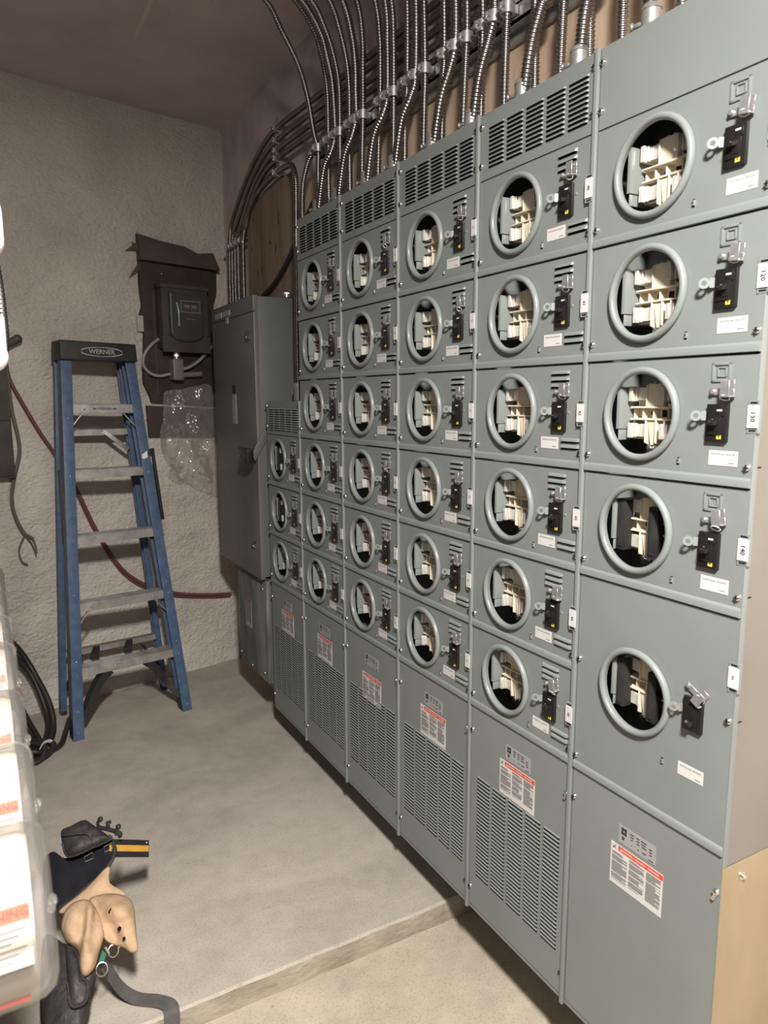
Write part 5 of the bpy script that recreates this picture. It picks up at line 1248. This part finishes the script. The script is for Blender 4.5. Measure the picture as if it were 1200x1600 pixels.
    m = MB(); m.strip([ca, ca.lerp(cb,0.5)+V*0.002, cb], [up]*3, wv, 0.004, 0); st = L(m, 'belt_end', WEBB)
    m = MB(); m.strip([ca+V*0.0026, ca.lerp(cb,0.5)+V*0.0046, cb+V*0.0026], [up]*3, wv*0.36, 0.0012, 0); L(m, 'yellow_stripe', WEBY, label='yellow stripe woven along the belt end')
    m = MB(); m.ball(cb+up*wv*0.36-(cb-ca).normalized()*0.008+V*0.003, 0.0035, 8, 6); L(m, 'belt_rivet', STEEL)
    # tan pouches
    m = MB(); m.pillow(BAG_TANBACK, 0.010, V, back=2.0, wob=0.012, seed=5); L(m, 'tan_backing', TANL, smooth=180)
    RR = [Vector(p) for p in BAG_LOBE_R]; LL = [Vector(p) for p in BAG_LOBE_L]
    m = MB(); m.pillow(BAG_LOBE_R, 0.045, V, back=0.7, wob=0.030, seed=6, folds=((RR[0].lerp(RR[3],0.12), RR[11].lerp(RR[6],0.35), -0.026, 0.016), (RR[2].lerp(RR[9],0.35), RR[4].lerp(RR[8],0.5), 0.010, 0.02))); L(m, 'tan_pouch', TANL, smooth=180)
    m = MB(); m.pillow(BAG_LOBE_L, 0.046, V, back=0.7, wob=0.026, seed=2, folds=((LL[2].lerp(LL[3],0.2), LL[2].lerp(LL[9],0.62), 0.016, 0.011), (LL[2].lerp(LL[1],0.35), LL[1].lerp(LL[10],0.7), -0.014, 0.012), (LL[3], LL[5].lerp(LL[12],0.25), -0.012, 0.012))); L(m, 'tan_pouch', TANL, smooth=180)
    m = MB()
    for q, r_ in ((0.30,0.007),(0.62,0.005),(0.80,0.004)):
        RR = [Vector(p) for p in BAG_LOBE_R]; c = RR[1].lerp(RR[9],q)+(RR[4]-RR[1])*0.15
        m.ball(c+V*(0.047-0.012*abs(q-0.5)), r_, 8, 6, sq=(1,0.4,1.3))
    L(m, 'tar_spot', BLUEL)
    # black pouches below
    m = MB(); m.pillow(BAG_LOWER, 0.030, V, back=1.2, wob=0.018, seed=4); L(m, 'lower_pouch', BLKL, smooth=180)
    m = MB(); m.pillow(BAG_HOLSTER, 0.020, V, back=0.6, wob=0.010, seed=9); L(m, 'tool_holster', BLKL, smooth=180)
    HH = [Vector(p) for p in BAG_HOLSTER]; m = MB(); m.tube([HH[0]+V*0.004]+[h+V*0.006 for h in (HH[1],HH[2],HH[3],HH[4],HH[5],HH[6],HH[7])], 0.0035, 8); L(m, 'holster_piping', BLKL)
    # rings, green tab and trailing webbing
    for c, r_ in ((BAG_RING[0],0.012),(BAG_RING[1],0.013)):
        c = Vector(c)+V*0.012; sx = V.cross(UZ).normalized(); sy = sx.cross(V).normalized()
        m = MB(); m.tube([c+sx*r_*math.cos(a)+sy*r_*1.15*math.sin(a) for a in [2*PI*i/16 for i in range(17)]], 0.0018, 8); L(m, 'ring', STEEL)
    m = MB(); g = Vector(BAG_RING[0])+V*0.015; m.beam(g+Vector((-0.018,0,0.018)), g+Vector((-0.010,0,-0.004)), V.cross(UZ), -0.0025, 0.0025, V, 0, 0.0015); m.beam(g+Vector((0.012,0,0.004)), g+Vector((0.036,0,0.010)), UZ, -0.0025, 0.0025, V, 0, 0.0015); L(m, 'buckle_pin', STEEL)
    m = MB(); q4 = [Vector(p)+V*0.006 for p in BAG_GREEN]; m.hexa(q4, [p+V*0.003 for p in q4]); L(m, 'green_tab', GREEN, smooth=0)
    sp = [Vector(p) for p in STRAP]
    m = MB(); m.strip(sp, STRAPUP, 0.040, 0.0035, 0, sub=8); L(m, 'webbing_strap', WEBG, smooth=60)
tool_belt()

# ------------------------------------------------------------------ crumbs of concrete along the step
def crumbs():
    random.seed(17); m = MB()
    for i in range(46):
        if i < 26: x, y, z = random.uniform(-0.75,0.05), YS-0.012-abs(random.gauss(0,0.03)), ZL
        else: x, y, z = random.uniform(-0.70,-0.08), random.uniform(0.75,2.2), ZF
        r = random.uniform(0.0012,0.0034) if i % 9 else 0.005
        a = random.uniform(0, 6.28); c, s_ = math.cos(a), math.sin(a)
        q = [(x+r*(c*u-s_*v)*e, y+r*(s_*u+c*v), z) for u, v, e in ((-1,-0.6,1.6),(1.1,-0.5,1.2),(0.2,0.9,1.0))]
        m.add(q+[(x,y,z+r*0.9)], [(0,2,1),(0,1,3),(1,2,3),(2,0,3)])
    o = tag(m.obj('concrete_crumbs', mat('crumb_grey', (0.34,0.30,0.255), 0.9, 0, 0.2, 0.5, 40), smooth=0), 'tiny crumbs of concrete scattered on the floor along the step', 'debris')
    o['kind'] = 'stuff'
crumbs()
